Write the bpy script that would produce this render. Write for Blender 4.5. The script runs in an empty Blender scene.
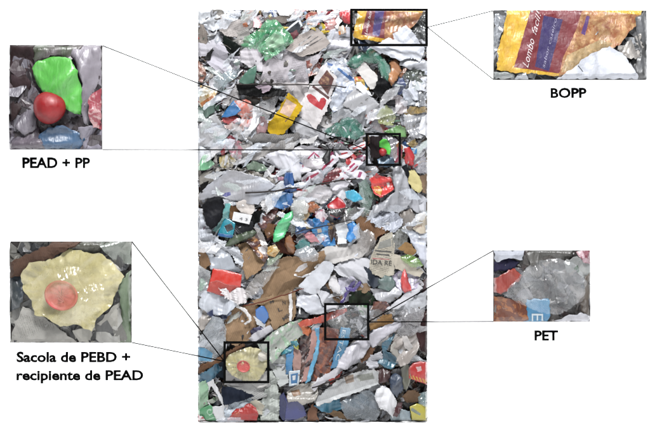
import bpy, math, random, colorsys
import numpy as np
from mathutils import Vector
from mathutils.geometry import delaunay_2d_cdt

# ------------------------------------------------------------------ camera, light
D, S = 6.0, 0.0035                 # camera distance (m), metres per photo pixel on the bale face
ZC = (420.6 - 212.5) * S           # the bale stands on the floor at z = 0
sc = bpy.context.scene
col = sc.collection
cam = bpy.data.cameras.new('camera'); cam_o = bpy.data.objects.new('camera', cam); col.objects.link(cam_o)
cam_o.location = (0, -D, ZC); cam_o.rotation_euler = (math.pi / 2, 0, 0)
cam.sensor_width = 36; cam.lens = 36 * D / (650 * S); cam.clip_end = 100
sc.camera = cam_o
w = bpy.data.worlds.new('World'); sc.world = w; w.use_nodes = True
w.node_tree.nodes['Background'].inputs[0].default_value = (0.88, 0.94, 1.0, 1)
w.node_tree.nodes['Background'].inputs[1].default_value = 0.28
def area(name, loc, target, size, power, colour):
    l = bpy.data.lights.new(name, 'AREA'); l.shape = 'DISK'; l.size = size; l.energy = power; l.color = colour
    o = bpy.data.objects.new(name, l); col.objects.link(o); o.location = loc
    o.rotation_euler = (Vector(target) - Vector(loc)).to_track_quat('-Z', 'Y').to_euler()
area('softbox_lamp', (-.02, -2.3, 3.9), (0, 0, 0.75), 1.2, 480, (0.985, 0.99, 1.0))
vs = sc.view_settings
vs.view_transform = 'Standard'; vs.look = 'None'; vs.gamma = 1; vs.exposure = 0.72

# ------------------------------------------------------------------ helpers
def lin(hexs, k=1.0):
    v = [int(hexs[i:i + 2], 16) / 255 for i in (0, 2, 4)]
    v = [(c / 12.92 if c <= .04045 else ((c + .055) / 1.055) ** 2.4) for c in v]
    if k < 1 and min(v) > .3 and max(v) - min(v) < .12: v = [v[0] * 1.15, v[1] * 1.15, v[2] * 1.16]     # pale plastics are clean
    return tuple(min(.85, k * 1.22 * c ** 1.12) for c in v)
ALB = 0.20
def nodes(m):
    m.use_nodes = True; return m.node_tree.nodes, m.node_tree.links
def mth(n, l, op, a, b=None, clamp=False):
    x = n.new('ShaderNodeMath'); x.operation = op; x.use_clamp = clamp
    for i, v in enumerate((a, b)):
        if v is None: continue
        if isinstance(v, (int, float)): x.inputs[i].default_value = v
        else: l.new(v, x.inputs[i])
    return x.outputs[0]
def mixc(n, l, fac, a, b, blend='MIX'):
    x = n.new('ShaderNodeMix'); x.data_type = 'RGBA'; x.blend_type = blend
    for s, v in ((x.inputs[0], fac), (x.inputs[6], a), (x.inputs[7], b)):
        if isinstance(v, (int, float)): s.default_value = v
        elif isinstance(v, tuple): s.default_value = v + (1,) if len(v) == 3 else v
        else: l.new(v, s)
    return x.outputs[2]
def ramp(n, l, v, a, b):
    x = n.new('ShaderNodeMapRange'); x.inputs[1].default_value = a; x.inputs[2].default_value = b
    l.new(v, x.inputs[0]); return x.outputs[0]

def style_material(name, rough, spec=0.4, alpha=1.0, bump=0.35, bscale=55, grime=0.35, pattern=None, coat=0.0, metal=0.0, trans=0.0, var=0.35, crease=.5):
    m = bpy.data.materials.new(name); n, l = nodes(m)
    p = n['Principled BSDF']
    tc = n.new('ShaderNodeTexCoord'); oi = n.new('ShaderNodeObjectInfo')
    off = n.new('ShaderNodeVectorMath'); off.operation = 'ADD'
    l.new(tc.outputs['Object'], off.inputs[0])
    sca = n.new('ShaderNodeVectorMath'); sca.operation = 'SCALE'; sca.inputs[0].default_value = (37, 11, 23)
    l.new(oi.outputs['Random'], sca.inputs[3]); l.new(sca.outputs[0], off.inputs[1])
    V = off.outputs[0]
    def noise(scale, detail=4, dist=0.0, rg=0.55):
        t = n.new('ShaderNodeTexNoise'); t.inputs['Scale'].default_value = scale; t.inputs['Detail'].default_value = detail
        t.inputs['Distortion'].default_value = dist; t.inputs['Roughness'].default_value = rg
        l.new(V, t.inputs['Vector']); return t.outputs[0]
    a1 = n.new('ShaderNodeAttribute'); a1.attribute_name = 'tint'
    a2 = n.new('ShaderNodeAttribute'); a2.attribute_name = 'tint2'
    c = a1.outputs['Color']
    if pattern == 'print':                       # blotchy two-colour printing
        f = ramp(n, l, noise(26, 3, 1.5), .50, .56)
        c = mixc(n, l, f, c, a2.outputs['Color'])
    elif pattern == 'shade':                     # the second colour in soft areas
        f = ramp(n, l, noise(11, 2, .6), .35, .7)
        c = mixc(n, l, f, c, a2.outputs['Color'])
    elif pattern == 'soft':                      # blurred photograph-like printing
        f = ramp(n, l, noise(30, 5, 1.0, .65), .36, .64)
        c = mixc(n, l, f, c, a2.outputs['Color'])
        f = ramp(n, l, noise(55, 4, .5, .6), .5, .72)
        c = mixc(n, l, mth(n, l, 'MULTIPLY', f, .5), c, (.28, .19, .10))
    elif pattern == 'news':                      # rows of small type in columns
        mp = n.new('ShaderNodeMapping'); mp.vector_type = 'POINT'
        rz = n.new('ShaderNodeCombineXYZ'); l.new(mth(n, l, 'MULTIPLY', oi.outputs['Random'], 6.28), rz.inputs[1])
        l.new(V, mp.inputs[0]); l.new(rz.outputs[0], mp.inputs[2])
        sx = n.new('ShaderNodeSeparateXYZ'); l.new(mp.outputs[0], sx.inputs[0])
        row = mth(n, l, 'GREATER_THAN', mth(n, l, 'SINE', mth(n, l, 'MULTIPLY', sx.outputs[2], 1050)), 0.0)
        colm = mth(n, l, 'GREATER_THAN', mth(n, l, 'SINE', mth(n, l, 'MULTIPLY', sx.outputs[0], 62)), -0.85)
        t = n.new('ShaderNodeTexNoise'); t.inputs['Scale'].default_value = 330; t.inputs['Detail'].default_value = 2; l.new(V, t.inputs['Vector'])
        words = mth(n, l, 'GREATER_THAN', t.outputs[0], 0.47)
        blk = ramp(n, l, noise(9, 2), .42, .5)
        f = mth(n, l, 'MULTIPLY', mth(n, l, 'MULTIPLY', row, colm), mth(n, l, 'MULTIPLY', words, blk))
        c = mixc(n, l, mth(n, l, 'MULTIPLY', f, .55), c, a2.outputs['Color'])
    elif pattern == 'corr':                      # corrugation showing through
        sx = n.new('ShaderNodeSeparateXYZ'); l.new(V, sx.inputs[0])
        s = mth(n, l, 'SINE', mth(n, l, 'MULTIPLY', mth(n, l, 'ADD', sx.outputs[0], mth(n, l, 'MULTIPLY', sx.outputs[2], .45)), 900))
        c = mixc(n, l, mth(n, l, 'MULTIPLY', ramp(n, l, s, -1, 1), .25), c, a2.outputs['Color'])
    g = ramp(n, l, noise(33, 6, .6, .65), .42, .72)      # dirt smears
    c = mixc(n, l, mth(n, l, 'MULTIPLY', g, grime), c, (0.42, 0.38, 0.34), 'MULTIPLY')
    sp = ramp(n, l, noise(150, 3, 0, .6), .66, .74)      # specks
    c = mixc(n, l, mth(n, l, 'MULTIPLY', sp, .25), c, (0.4, 0.36, 0.32), 'MULTIPLY')
    v = ramp(n, l, noise(21, 3), .3, .7)
    hv = n.new('ShaderNodeHueSaturation'); l.new(c, hv.inputs['Color'])
    l.new(mth(n, l, 'ADD', mth(n, l, 'MULTIPLY', v, var), 1 - var * .55), hv.inputs['Value'])
    c = hv.outputs[0]
    l.new(c, p.inputs['Base Color'])
    r = mth(n, l, 'ADD', mth(n, l, 'MULTIPLY', ramp(n, l, noise(60), .3, .7), .22), rough - .1)
    l.new(r, p.inputs['Roughness'])
    p.inputs['Specular IOR Level'].default_value = spec; p.inputs['Coat Weight'].default_value = coat; p.inputs['Metallic'].default_value = metal
    if alpha < 1:
        l.new(mth(n, l, 'ADD', mth(n, l, 'MULTIPLY', ramp(n, l, noise(9, 2, .5), .35, .65), .2), alpha - .1, True), p.inputs['Alpha'])
    # wrinkles: long creases in a direction of the piece's own, crossed by faceted crumpling
    mp = n.new('ShaderNodeMapping'); ry = n.new('ShaderNodeCombineXYZ')
    l.new(mth(n, l, 'MULTIPLY', oi.outputs['Random'], 17.0), ry.inputs[1]); l.new(V, mp.inputs[0]); l.new(ry.outputs[0], mp.inputs[2]); mp.inputs[3].default_value = (1, 1, .22)
    def vor(scale, vec):
        d = n.new('ShaderNodeTexNoise'); d.inputs['Scale'].default_value = scale * .6; l.new(vec, d.inputs['Vector'])
        mx = n.new('ShaderNodeMix'); mx.data_type = 'VECTOR'; mx.inputs[0].default_value = .035; l.new(vec, mx.inputs[4]); l.new(d.outputs['Color'], mx.inputs[5])
        out = []
        for ft in ('F1', 'F2'):
            t = n.new('ShaderNodeTexVoronoi'); t.feature = ft; t.inputs['Scale'].default_value = scale; l.new(mx.outputs[1], t.inputs['Vector']); out.append(t.outputs['Distance'])
        return mth(n, l, 'SUBTRACT', out[1], out[0])
    def wr(scale):
        t = n.new('ShaderNodeTexNoise'); t.inputs['Scale'].default_value = scale; t.inputs['Detail'].default_value = 2; t.inputs['Distortion'].default_value = .9; l.new(mp.outputs[0], t.inputs['Vector'])
        return mth(n, l, 'ABSOLUTE', mth(n, l, 'SUBTRACT', t.outputs[0], .5))
    h = mth(n, l, 'ADD', mth(n, l, 'MULTIPLY', wr(bscale * 1.3), 1.6 * crease), mth(n, l, 'MULTIPLY', vor(bscale, V), 1 - crease * .6))
    h = mth(n, l, 'ADD', h, mth(n, l, 'MULTIPLY', wr(bscale * 3.4), .5))
    b = n.new('ShaderNodeBump'); b.inputs['Strength'].default_value = bump; b.inputs['Distance'].default_value = .3 / bscale
    l.new(h, b.inputs['Height']); l.new(b.outputs[0], p.inputs['Normal'])
    return m

MAT = {
 'P': style_material('crumpled_paper', .75, .2, bump=.22, bscale=30, grime=.2, crease=.5, var=.12),
 'N': style_material('newsprint', .85, .12, bump=.2, bscale=28, grime=.25, pattern='news', crease=.4, var=.15),
 'B': style_material('plastic_film_opaque', .42, .35, bump=.3, bscale=20, grime=.2, pattern='shade', crease=1.0, var=.12),
 'D': style_material('dark_film', .6, .05, bump=.3, bscale=22, grime=.2, pattern='shade', crease=1.0, var=.2),
 'F': style_material('plastic_film_clear', .24, .5, alpha=.55, bump=.3, bscale=16, grime=.12, pattern='shade', crease=1.0, var=.1),
 'T': style_material('thin_shred_film', .28, .4, alpha=.46, bump=.3, bscale=18, grime=.08, crease=1.0, var=.15),
 'G': style_material('clear_bottle_plastic', .12, .8, alpha=.22, bump=.5, bscale=14, grime=.08, pattern='shade', crease=1.0, var=.1, coat=.7),
 'Y': style_material('cloudy_film', .3, .45, alpha=.8, bump=.3, bscale=16, grime=.1, pattern='shade', crease=1.0, var=.1),
 'C': style_material('cardboard', .85, .12, bump=.35, bscale=22, grime=.4, pattern='corr', var=.3),
 'W': style_material('printed_wrapper', .4, .35, bump=.3, bscale=28, grime=.2, pattern='print', crease=.9, var=.15),
 'Q': style_material('picture_print', .4, .35, bump=.25, bscale=28, grime=.15, pattern='soft', crease=.9, var=.5),
 'X': style_material('shredded_film', .5, .35, bump=.35, bscale=45, grime=.15, crease=.8, var=.15),
 'K': style_material('moulded_plastic', .36, .4, bump=.08, bscale=24, grime=.15, var=.15),
 'R': style_material('scuffed_plastic', .5, .25, bump=.12, bscale=20, grime=.35, var=.3),
 'I': style_material('printed_ink', .5, .3, bump=.25, bscale=30, grime=.2, var=.2),
 'M': style_material('metallised_film', .3, .6, bump=.4, bscale=34, grime=.2, metal=.5, crease=.9),
}
#        fold slope, fold length px, fine slope, thickness mm, edge roughness px
SHAPE = {'P': (.8, 13, .3, .8, .6), 'N': (.7, 15, .26, .7, .6), 'B': (1.05, 11, .4, .6, .65), 'D': (.95, 12, .4, .6, .6), 'F': (1.0, 10, .35, 0, .6), 'G': (1.15, 9, .4, 0, .5), 'Y': (.9, 10, .3, 0, .5),
         'C': (.34, 20, .1, 3.0, 1.0), 'W': (.85, 10, .36, .6, .55), 'X': (1.4, 6, .9, .6, 1.3), 'K': (.1, 20, .04, 2.0, .12), 'I': (.3, 15, .1, 0, .2),
         'M': (1.2, 7, .55, .5, .8), 'Q': (.5, 11, .2, .6, .3), 'R': (.1, 20, .04, 2.0, .1)}

class Ctx:
    def __init__(s, y0, rect, mag=1.0, step=1.25): s.y0 = y0; s.rect = rect; s.k = S * (D + y0) / D; s.mag = mag; s.step = step
    def w(s, x, y, h): return ((x - 325) * s.k, s.y0 - h, ZC + (212.5 - y) * s.k)
BALE = Ctx(0.0, (198.4, 10.4, 426.8, 420.4), 1.0, .95)

def pts(t): return [tuple(float(v) for v in p.split(',')) for p in t.split()]
def clip(poly, r):
    x0, y0, x1, y1 = r
    for ax, val, sg in ((0, x0, 1), (0, x1, -1), (1, y0, 1), (1, y1, -1)):
        out = []
        for i in range(len(poly)):
            a, b = poly[i - 1], poly[i]
            ia, ib = sg * (a[ax] - val) >= 0, sg * (b[ax] - val) >= 0
            if ia != ib:
                t = (val - a[ax]) / (b[ax] - a[ax]); out.append((a[0] + t * (b[0] - a[0]), a[1] + t * (b[1] - a[1])))
            if ib: out.append(b)
        poly = out
        if len(poly) < 3: return []
    return poly
def inside(P, poly):
    x, y = P[:, 0], P[:, 1]; r = np.zeros(len(P), bool)
    for i in range(len(poly)):
        (x1, y1), (x2, y2) = poly[i - 1], poly[i]
        c = (y1 > y) != (y2 > y)
        r ^= c & (x < (x2 - x1) * (y - y1) / ((y2 - y1) or 1e-9) + x1)
    return r
def edge_dist(P, poly):
    d = np.full(len(P), 1e9)
    for i in range(len(poly)):
        a = np.array(poly[i - 1]); b = np.array(poly[i]); ab = b - a; L = ab @ ab or 1e-9
        t = np.clip(((P - a) @ ab) / L, 0, 1)
        d = np.minimum(d, np.hypot(*(P - a - t[:, None] * ab).T))
    return d
def densify(poly, step, rough, rng, rect=None):
    out = []
    for i in range(len(poly)):
        a = np.array(poly[i]); b = np.array(poly[(i + 1) % len(poly)]); L = np.hypot(*(b - a)); k = max(1, int(round(L / step)))
        nrm = np.array([-(b - a)[1], (b - a)[0]]) / (L or 1)
        ph = rng.uniform(0, 6.28); bow = rng.gauss(0, .25) * rough
        for j in range(k):
            t = j / k; p = a + t * (b - a)
            if j and rough: p = p + nrm * (rough * (.5 * math.sin(ph + t * L * .55) * min(1, L / 10) + rng.gauss(0, .3) + (rng.random() < .08) * rng.uniform(-1.6, .6)) + bow * 4 * t * (1 - t))
            out.append(tuple(p))
    if rect: out = [(min(max(x, rect[0]), rect[2]), min(max(y, rect[1]), rect[3])) for x, y in out]
    return out

def tri(t): return np.abs((t % 1.0) * 2 - 1)
def tri2(e, t): return tri(t) if not e else np.sqrt(tri(t) ** 2 + e)
class Height:
    """crumpled height in metres over photo pixels"""
    def __init__(s, ctx, style, base, poly, rng, tilt=None, puff=0, amp=1.0, fold=None, radial=None):
        s.radial = radial; s.rp = rng.uniform(0, 6.28)
        sl, L, fine, _, _ = SHAPE[style]; L *= ctx.mag; s.ctx = ctx; s.base = base; s.poly = poly; s.puff = puff; s.mag = ctx.mag
        s.c = np.mean(np.array(poly), 0); s.half = np.ptp(np.array(poly), axis=0).max() / 2
        s.t = tilt if tilt is not None else tuple(rng.gauss(0, 1) * min(.13, .006 / max(.001, s.half * ctx.k)) for _ in (0, 1))
        s.f = []; s.soft = .05 if style in 'BDFY' else .004; s.fd = fold if fold is not None else rng.uniform(0, math.pi)
        if s.soft < .01: s.soft = 0
        for k, (ln, wt) in enumerate(((L * 2.3, .75), (L * 1.15, .8), (L * .66, .55), (L * .37, 1.3 * fine / max(sl, .01)))):
            th = rng.uniform(0, math.pi) if (fold is None or k > 1) and not (s.soft and k < 3) else s.fd + rng.gauss(0, .22)
            s.f.append((math.cos(th) / ln, math.sin(th) / ln, rng.random(), wt * amp * sl * ln * ctx.k / 4, rng.uniform(.02, .12), rng.uniform(0, 6.28), rng.uniform(.3, .9) * 6.28 / ln * .5))
        s.curl = rng.uniform(-.001, .0016) * amp * min(ctx.mag, 2); s.cp = rng.uniform(0, 6.28)
    def __call__(s, P):
        P = np.atleast_2d(np.asarray(P, float)); x, y = P[:, 0], P[:, 1]; k = s.ctx.k
        h = s.base + ((x - s.c[0]) * s.t[0] + (y - s.c[1]) * s.t[1]) * k
        for k_, (fx, fy, ph, a, wa, wp, wf) in enumerate(s.f):
            if k_ > 1: a = a * np.clip(.55 + .9 * np.sin(wp + x * s.f[1][0] * 4 + k_) * np.cos(wp * 2 + y * s.f[0][1] * 5 + k_), 0, 1.3)
            h = h + a * (tri2(s.soft, x * fx + y * fy + ph + wa * np.sin(wp + wf * (x * fy - y * fx) / max(math.hypot(fx, fy), 1e-6)) ) - .5)
        d = edge_dist(P, s.poly) / s.mag
        h = h + s.curl * np.exp(-d / 2.2) * (1 + np.sin(s.cp + np.arctan2(y - s.c[1], x - s.c[0]) * 2))
        if s.radial:
            rx, ry, n, a = s.radial; th = np.arctan2(y - ry, x - rx); rr = np.hypot(x - rx, y - ry) / (s.dm() * s.mag)
            h = h + a * np.clip(rr, 0, 1.2) * (tri(n * th / 6.2832 + .35 * np.sin(2 * th + s.rp + 2 * rr)) + .5 * tri(n * 1.7 * th / 6.2832 + .6 * np.sin(3 * rr + th)) - .7)
        if s.puff:
            q = np.clip(d / max(.1, s.dm()), 0, 1); h = h + s.puff * np.sqrt(1 - (1 - q) ** 2)
        return h
    def dm(s):
        if not hasattr(s, '_dm'):
            p = np.array(s.poly); g = np.stack(np.meshgrid(np.linspace(*(p[:, 0].min(), p[:, 0].max()), 14), np.linspace(*(p[:, 1].min(), p[:, 1].max()), 14)), -1).reshape(-1, 2)
            g = g[inside(g, s.poly)]; s._dm = (edge_dist(g, s.poly).max() if len(g) else 1) / s.mag
        return s._dm

def mesh_obj(name, V, F, mat, tint, tint2, origin, parent=None, smooth=True, thick=0):
    me = bpy.data.meshes.new(name); me.from_pydata([tuple(np.subtract(v, origin)) for v in V], [], F)
    for an, c in (('tint', tint), ('tint2', tint2)):
        a = me.color_attributes.new(an, 'FLOAT_COLOR', 'POINT')
        arr = np.ones((len(V), 4), np.float32); arr[:, :3] = c; a.data.foreach_set('color', arr.ravel())
    me.polygons.foreach_set('use_smooth', [smooth] * len(me.polygons)); me.materials.append(mat)
    o = bpy.data.objects.new(name, me); col.objects.link(o)
    if parent: o.parent = parent
    else: o.location = origin
    if thick:
        md = o.modifiers.new('thickness', 'SOLIDIFY'); md.thickness = thick; md.offset = -1
    return o

SEED = [11]
PIECES = []
def sheet(ctx, name, label, cat, style, colour, layer, poly, c2=None, puff=0, amp=1.0, marks=(), tilt=None, fold=None, rough=None, group=None, lift=0.0, radial=None):
    """one crumpled piece; marks = [(part name, colour, polygon, label or None)] printed areas cut out of the same sheet"""
    SEED[0] += 1; rng = random.Random(SEED[0] * 7919)
    P0 = clip(pts(poly) if isinstance(poly, str) else poly, ctx.rect)
    if len(P0) < 3: print('EMPTY', label); return None
    if ctx.mag == 1 and style not in 'KC':
        c = np.mean(np.array(P0), 0); P0 = clip([tuple(np.array(p) + (np.array(p) - c) * (1.3 / max(4, np.hypot(*(np.array(p) - c))))) for p in P0], ctx.rect)
    if sum(P0[i - 1][0] * P0[i][1] - P0[i][0] * P0[i - 1][1] for i in range(len(P0))) < 0: P0 = P0[::-1]
    st = ctx.step * ctx.mag; ro = SHAPE[style][4] if rough is None else rough
    out = densify(P0, st, ro * min(ctx.mag, 1.8), rng, ctx.rect)
    base = (.015 + .0028 * layer if ctx.mag == 1 else .012 + .002 * layer) + lift
    if style == 'B' and max(lin(colour)) < .06: style = 'D'
    hf = Height(ctx, style, base, P0, rng, tilt, puff, amp, fold, radial)
    arr = np.array(out); g0, g1 = arr.min(0), arr.max(0)
    gx, gy = np.meshgrid(np.arange(g0[0], g1[0], st), np.arange(g0[1], g1[1], st)); G = np.stack([gx.ravel(), gy.ravel()], 1)
    G[:, 0] += (np.round((G[:, 1] - g0[1]) / st) % 2) * st * .5
    G = G + np.array([[rng.uniform(-.22, .22) * st, rng.uniform(-.22, .22) * st] for _ in range(len(G))]).reshape(-1, 2)
    if len(G):
        G = G[inside(G, out)]
    if len(G): G = G[edge_dist(G, out) > st * .5]
    V2 = [Vector(p) for p in out] + [Vector(p) for p in G]
    E = [(i, (i + 1) % len(out)) for i in range(len(out))]
    mk = []
    for mn, mc, mp, ml in marks:
        q = clip(pts(mp) if isinstance(mp, str) else mp, ctx.rect); q = densify(q, st, .12 * ctx.mag, rng); mk.append((mn, mc, q, ml))
        b = len(V2); V2 += [Vector(p) for p in q]; E += [(b + i, b + (i + 1) % len(q)) for i in range(len(q))]
    v, e, f, *_ = delaunay_2d_cdt(V2, E, [], 0, 1e-4)
    v = np.array([tuple(p) for p in v]); f = [t for t in f]
    cen = np.array([v[list(t)].mean(0) for t in f]); keep = inside(cen, out)
    f = [t for t, k in zip(f, keep) if k]; cen = cen[keep]
    H = hf(v); x0, y0, x1, y1 = ctx.rect
    fr = np.clip(np.minimum.reduce([v[:, 0] - x0, x1 - v[:, 0], v[:, 1] - y0, y1 - v[:, 1]]) / (4.0 if ctx.mag > 1 else 2.5), 0, 1)
    H = H * fr + (1 - fr) * ((.008 if ctx.mag > 1 else .02) + layer * .0006)
    W = [ctx.w(p[0], p[1], h) for p, h in zip(v, H)]
    # faces look towards the camera
    def orient(t):
        a, b, c = v[t[0]], v[t[1]], v[t[2]]
        return t if (b[0] - a[0]) * (c[1] - a[1]) - (b[1] - a[1]) * (c[0] - a[0]) < 0 else t[::-1]
    f = [orient(list(t)) for t in f]
    c0 = hf.c; origin = ctx.w(c0[0], P0[int(np.argmax([p[1] for p in P0]))][1], base)
    tint = lin(colour, ALB); tint2 = lin(c2, ALB) if c2 else tuple(x * (.8 if style != 'N' else .3) for x in tint)
    if style in 'PNBW': puff *= .6
    part_of = np.full(len(f), -1)
    for i, (mn, mc, q, ml) in enumerate(mk): part_of[inside(cen, q)] = i
    def emit(nm, fs, c, cc2, sty, parent):
        used = sorted({i for t in fs for i in t}); ix = {u: i for i, u in enumerate(used)}
        return mesh_obj(nm, [W[u] for u in used], [[ix[i] for i in t] for t in fs], MAT[sty], c, cc2, origin, parent, style in 'BDFGYKR', SHAPE[style][3] * .001 * min(ctx.mag, 2))
    o = emit(name, [t for t, k in zip(f, part_of) if k < 0], tint, tint2, style, None)
    o['label'] = label; o['category'] = cat
    if group: o['group'] = group
    for i, (mn, mc, q, ml) in enumerate(mk):
        fs = [t for t, k in zip(f, part_of) if k == i]
        if not fs: continue
        c2m = None
        if isinstance(mc, tuple): mc, c2m = mc
        m = emit(mn, fs, lin(mc, ALB), lin(c2m, ALB) if c2m else lin(mc, ALB * .8), 'Q' if c2m else 'I', o)
        if ml: m['label'] = ml
    return o, hf, origin

def text_mesh(s, bold=0.0, shear=0.0):
    cu = bpy.data.curves.new('lettering', 'FONT'); cu.body = s; cu.offset = bold; cu.shear = shear; cu.resolution_u = 3
    o = bpy.data.objects.new('lettering', cu); col.objects.link(o)
    dg = bpy.context.evaluated_depsgraph_get(); me = bpy.data.meshes.new_from_object(o.evaluated_get(dg))
    V = np.array([v.co[:2] for v in me.vertices]); F = [list(p.vertices) for p in me.polygons]
    bpy.data.objects.remove(o); bpy.data.curves.remove(cu); bpy.data.meshes.remove(me)
    return V, F
CAPH = float(text_mesh('H')[0][:, 1].max())
def fit_text(s, x0, y0, x1, y1, cap, bold=0.0, shear=0.0):
    """pixel positions of the lettering: baseline from (x0,y0) to (x1,y1), capitals cap px high"""
    V, F = text_mesh(s, bold, shear); a = V[:, 0].min(); b = V[:, 0].max()
    t = (V[:, 0] - a) / (b - a); u = V[:, 1] / CAPH * cap
    d = np.array([x1 - x0, y1 - y0], float); L = np.hypot(*d); nrm = np.array([d[1], -d[0]]) / L
    return np.array([x0, y0]) + t[:, None] * d + u[:, None] * nrm, F
def lettering(piece, ctx, s, x0, y0, x1, y1, cap, colour, bold=.02, shear=0.0):
    o, hf, origin = piece
    P, F = fit_text(s, x0, y0, x1, y1, cap, bold, shear)
    H = hf(P) + .0016
    m = mesh_obj('lettering', [ctx.w(p[0], p[1], h) for p, h in zip(P, H)], F, MAT['I'], lin(colour, ALB), lin(colour, ALB), origin, o)
    return m
def tube(name, P, r, tint, mat, parent=None, sides=8, origin=None):
    V, F = [], []; P = [Vector(p) for p in P]; n = len(P)
    for i, p in enumerate(P):
        t = (P[min(i + 1, n - 1)] - P[max(i - 1, 0)]).normalized(); u = t.cross(Vector((0, 1, .013))).normalized(); v = t.cross(u)
        for k in range(sides):
            a = 2 * math.pi * k / sides; V.append(tuple(p + r * (math.cos(a) * u + math.sin(a) * v)))
    for i in range(n - 1):
        for k in range(sides): F.append([i * sides + k, i * sides + (k + 1) % sides, (i + 1) * sides + (k + 1) % sides, (i + 1) * sides + k])
    F.append(list(range(sides))[::-1]); F.append([(n - 1) * sides + k for k in range(sides)])
    return mesh_obj(name, V, F, mat, tint, tint, origin or tuple(P[0]), parent)
def box_mesh(x0, x1, y0, y1, z0, z1):
    V = [(x, y, z) for x in (x0, x1) for y in (y0, y1) for z in (z0, z1)]
    return V, [(0, 1, 3, 2), (4, 6, 7, 5), (0, 4, 5, 1), (2, 3, 7, 6), (0, 2, 6, 4), (1, 5, 7, 3)]

# ------------------------------------------------------------------ setting: white wall and floor
def plain(name, c, rough=.8):
    m = bpy.data.materials.new(name); n, l = nodes(m); p = n['Principled BSDF']
    t = n.new('ShaderNodeTexNoise'); t.inputs['Scale'].default_value = 40
    tc = n.new('ShaderNodeTexCoord'); l.new(tc.outputs['Object'], t.inputs['Vector'])
    l.new(mixc(n, l, t.outputs[0], tuple(x * .98 for x in c), c), p.inputs['Base Color'])
    p.inputs['Roughness'].default_value = rough; p.inputs['Specular IOR Level'].default_value = 0
    return m
WHITE = plain('white_board_paint', (.93, .93, .93)); BLACK = plain('black_paint', (.0015, .0015, .0015), 1.0); INK = plain('black_print', (.0012, .0012, .0012), 1.0)
YW = 0.10
def struct(name, V, F, m):
    me = bpy.data.meshes.new(name); me.from_pydata(V, [], F); me.materials.append(m)
    o = bpy.data.objects.new(name, me); col.objects.link(o); o['kind'] = 'structure'; return o
wall = struct('wall', *box_mesh(-3.5, 3.5, YW, YW + .08, -.002, 3.2), WHITE)
floor = struct('floor', *box_mesh(-3.5, 3.5, -4.5, YW - .001, -.06, -.002), WHITE)

# ------------------------------------------------------------------ the bale: dark core, then loose filling of tiny scraps
R = random.Random(5)
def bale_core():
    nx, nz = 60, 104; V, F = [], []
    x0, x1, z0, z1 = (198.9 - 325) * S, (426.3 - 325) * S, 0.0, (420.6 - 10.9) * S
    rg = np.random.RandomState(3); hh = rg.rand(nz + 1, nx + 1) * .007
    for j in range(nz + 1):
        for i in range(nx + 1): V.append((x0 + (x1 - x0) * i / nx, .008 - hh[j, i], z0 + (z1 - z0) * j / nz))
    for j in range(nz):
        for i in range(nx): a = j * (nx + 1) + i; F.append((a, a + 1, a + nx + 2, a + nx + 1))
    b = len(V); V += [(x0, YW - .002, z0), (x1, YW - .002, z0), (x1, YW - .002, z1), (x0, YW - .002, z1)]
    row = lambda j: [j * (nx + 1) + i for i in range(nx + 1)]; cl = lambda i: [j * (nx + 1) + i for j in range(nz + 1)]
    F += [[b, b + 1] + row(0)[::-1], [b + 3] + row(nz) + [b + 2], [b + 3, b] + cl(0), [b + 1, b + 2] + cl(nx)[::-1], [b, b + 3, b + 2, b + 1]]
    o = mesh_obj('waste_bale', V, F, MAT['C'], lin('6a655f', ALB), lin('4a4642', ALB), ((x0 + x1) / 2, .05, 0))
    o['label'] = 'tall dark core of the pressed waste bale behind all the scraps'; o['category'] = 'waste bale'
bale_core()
GREY = 'a9a9ad 8e8d90 bcbcc0 77757a c9c9cc 9b958e 6a6560 5a534d 8a7d70 b4b6bb d5d5d8 3c3734'.split()
PAL = [((255, 10, 352, 36), 'd9d7d6 e8e6e6 b5424a d98b8e c9a35c d8b93e 8fa0b5 c46a52 e7c2b8 3f5b88 f0efef 9a3a40'.split(), 260),
       ((398, 70, 427, 106), 'c9cdd6 e3e6ee 8d929c 555a63 3a3d40 b9bdc8 6d7a6c'.split(), 90),
       ((198, 80, 250, 170), GREY + '6f8f7c 4f7d6c b33b46 d9a2a0 d8b45a'.split(), 150),
       ((325, 140, 370, 182), 'a8323c 8e2430 d8d2d6 b25a80 d8d8dc 5c2a32 c0806a 3d3a40 b9b7bc a3a1a6 cfcdd2'.split(), 110),
       ((395, 140, 427, 170), 'b0202a c9b48a d8d8dc 3d6ea8 a58d6a 8f8f94'.split(), 50),
       ((274, 160, 335, 210), 'e2e0e4 cfcdd2 b21f3c 24508e 3a78b8 8c8a90 d8a0b4'.split(), 130),
       ((250, 195, 300, 250), '5a3a28 7a4a30 3a2218 94684a b0803e c9b89a 2c1a14 6a2a24'.split(), 150),
       ((296, 205, 345, 250), '2a6aa8 1d4a80 3f9ac8 c9bda6 b05a6a d8d4d0 2f7f8a 5a3c34 1c2c4a'.split(), 160),
       ((198, 205, 240, 262), 'd5d8de aeb2ba 8f9096 4a4440 e4e6ea 7a5a40'.split(), 110),
       ((330, 262, 427, 330), GREY + '6a3a40 4a2a30 3a4c4a 7a6a8a 8a6a4a'.split(), 170),
       ((285, 325, 345, 385), '4a2a24 6a3a2c 2e1a18 8a5a48 5a7a9a 3a2020'.split(), 120),
       ((365, 325, 427, 421), '3a3634 5a5450 2a2628 6a4a3c 4a3028 7a766e 8e8c8a 1e1c20'.split(), 240),
       ((280, 395, 380, 421), '2a2828 4a4444 6a5a50 7a4a3c 3a4a5a 8a8884 1c1a1c'.split(), 130),
       ((198, 365, 280, 421), 'b9bab6 8a8c88 4a4c4c 2a2e38 a0a69a d0d0d0 3a6a7a 5f7a5a'.split(), 160),
       ((198, 10, 427, 421), GREY + '6a4a38 7d6a5a c4c4c8 8f7f8a 5f6f6a a04a44 d0cfd2 b9b6b4'.split(), 2600)]
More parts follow.
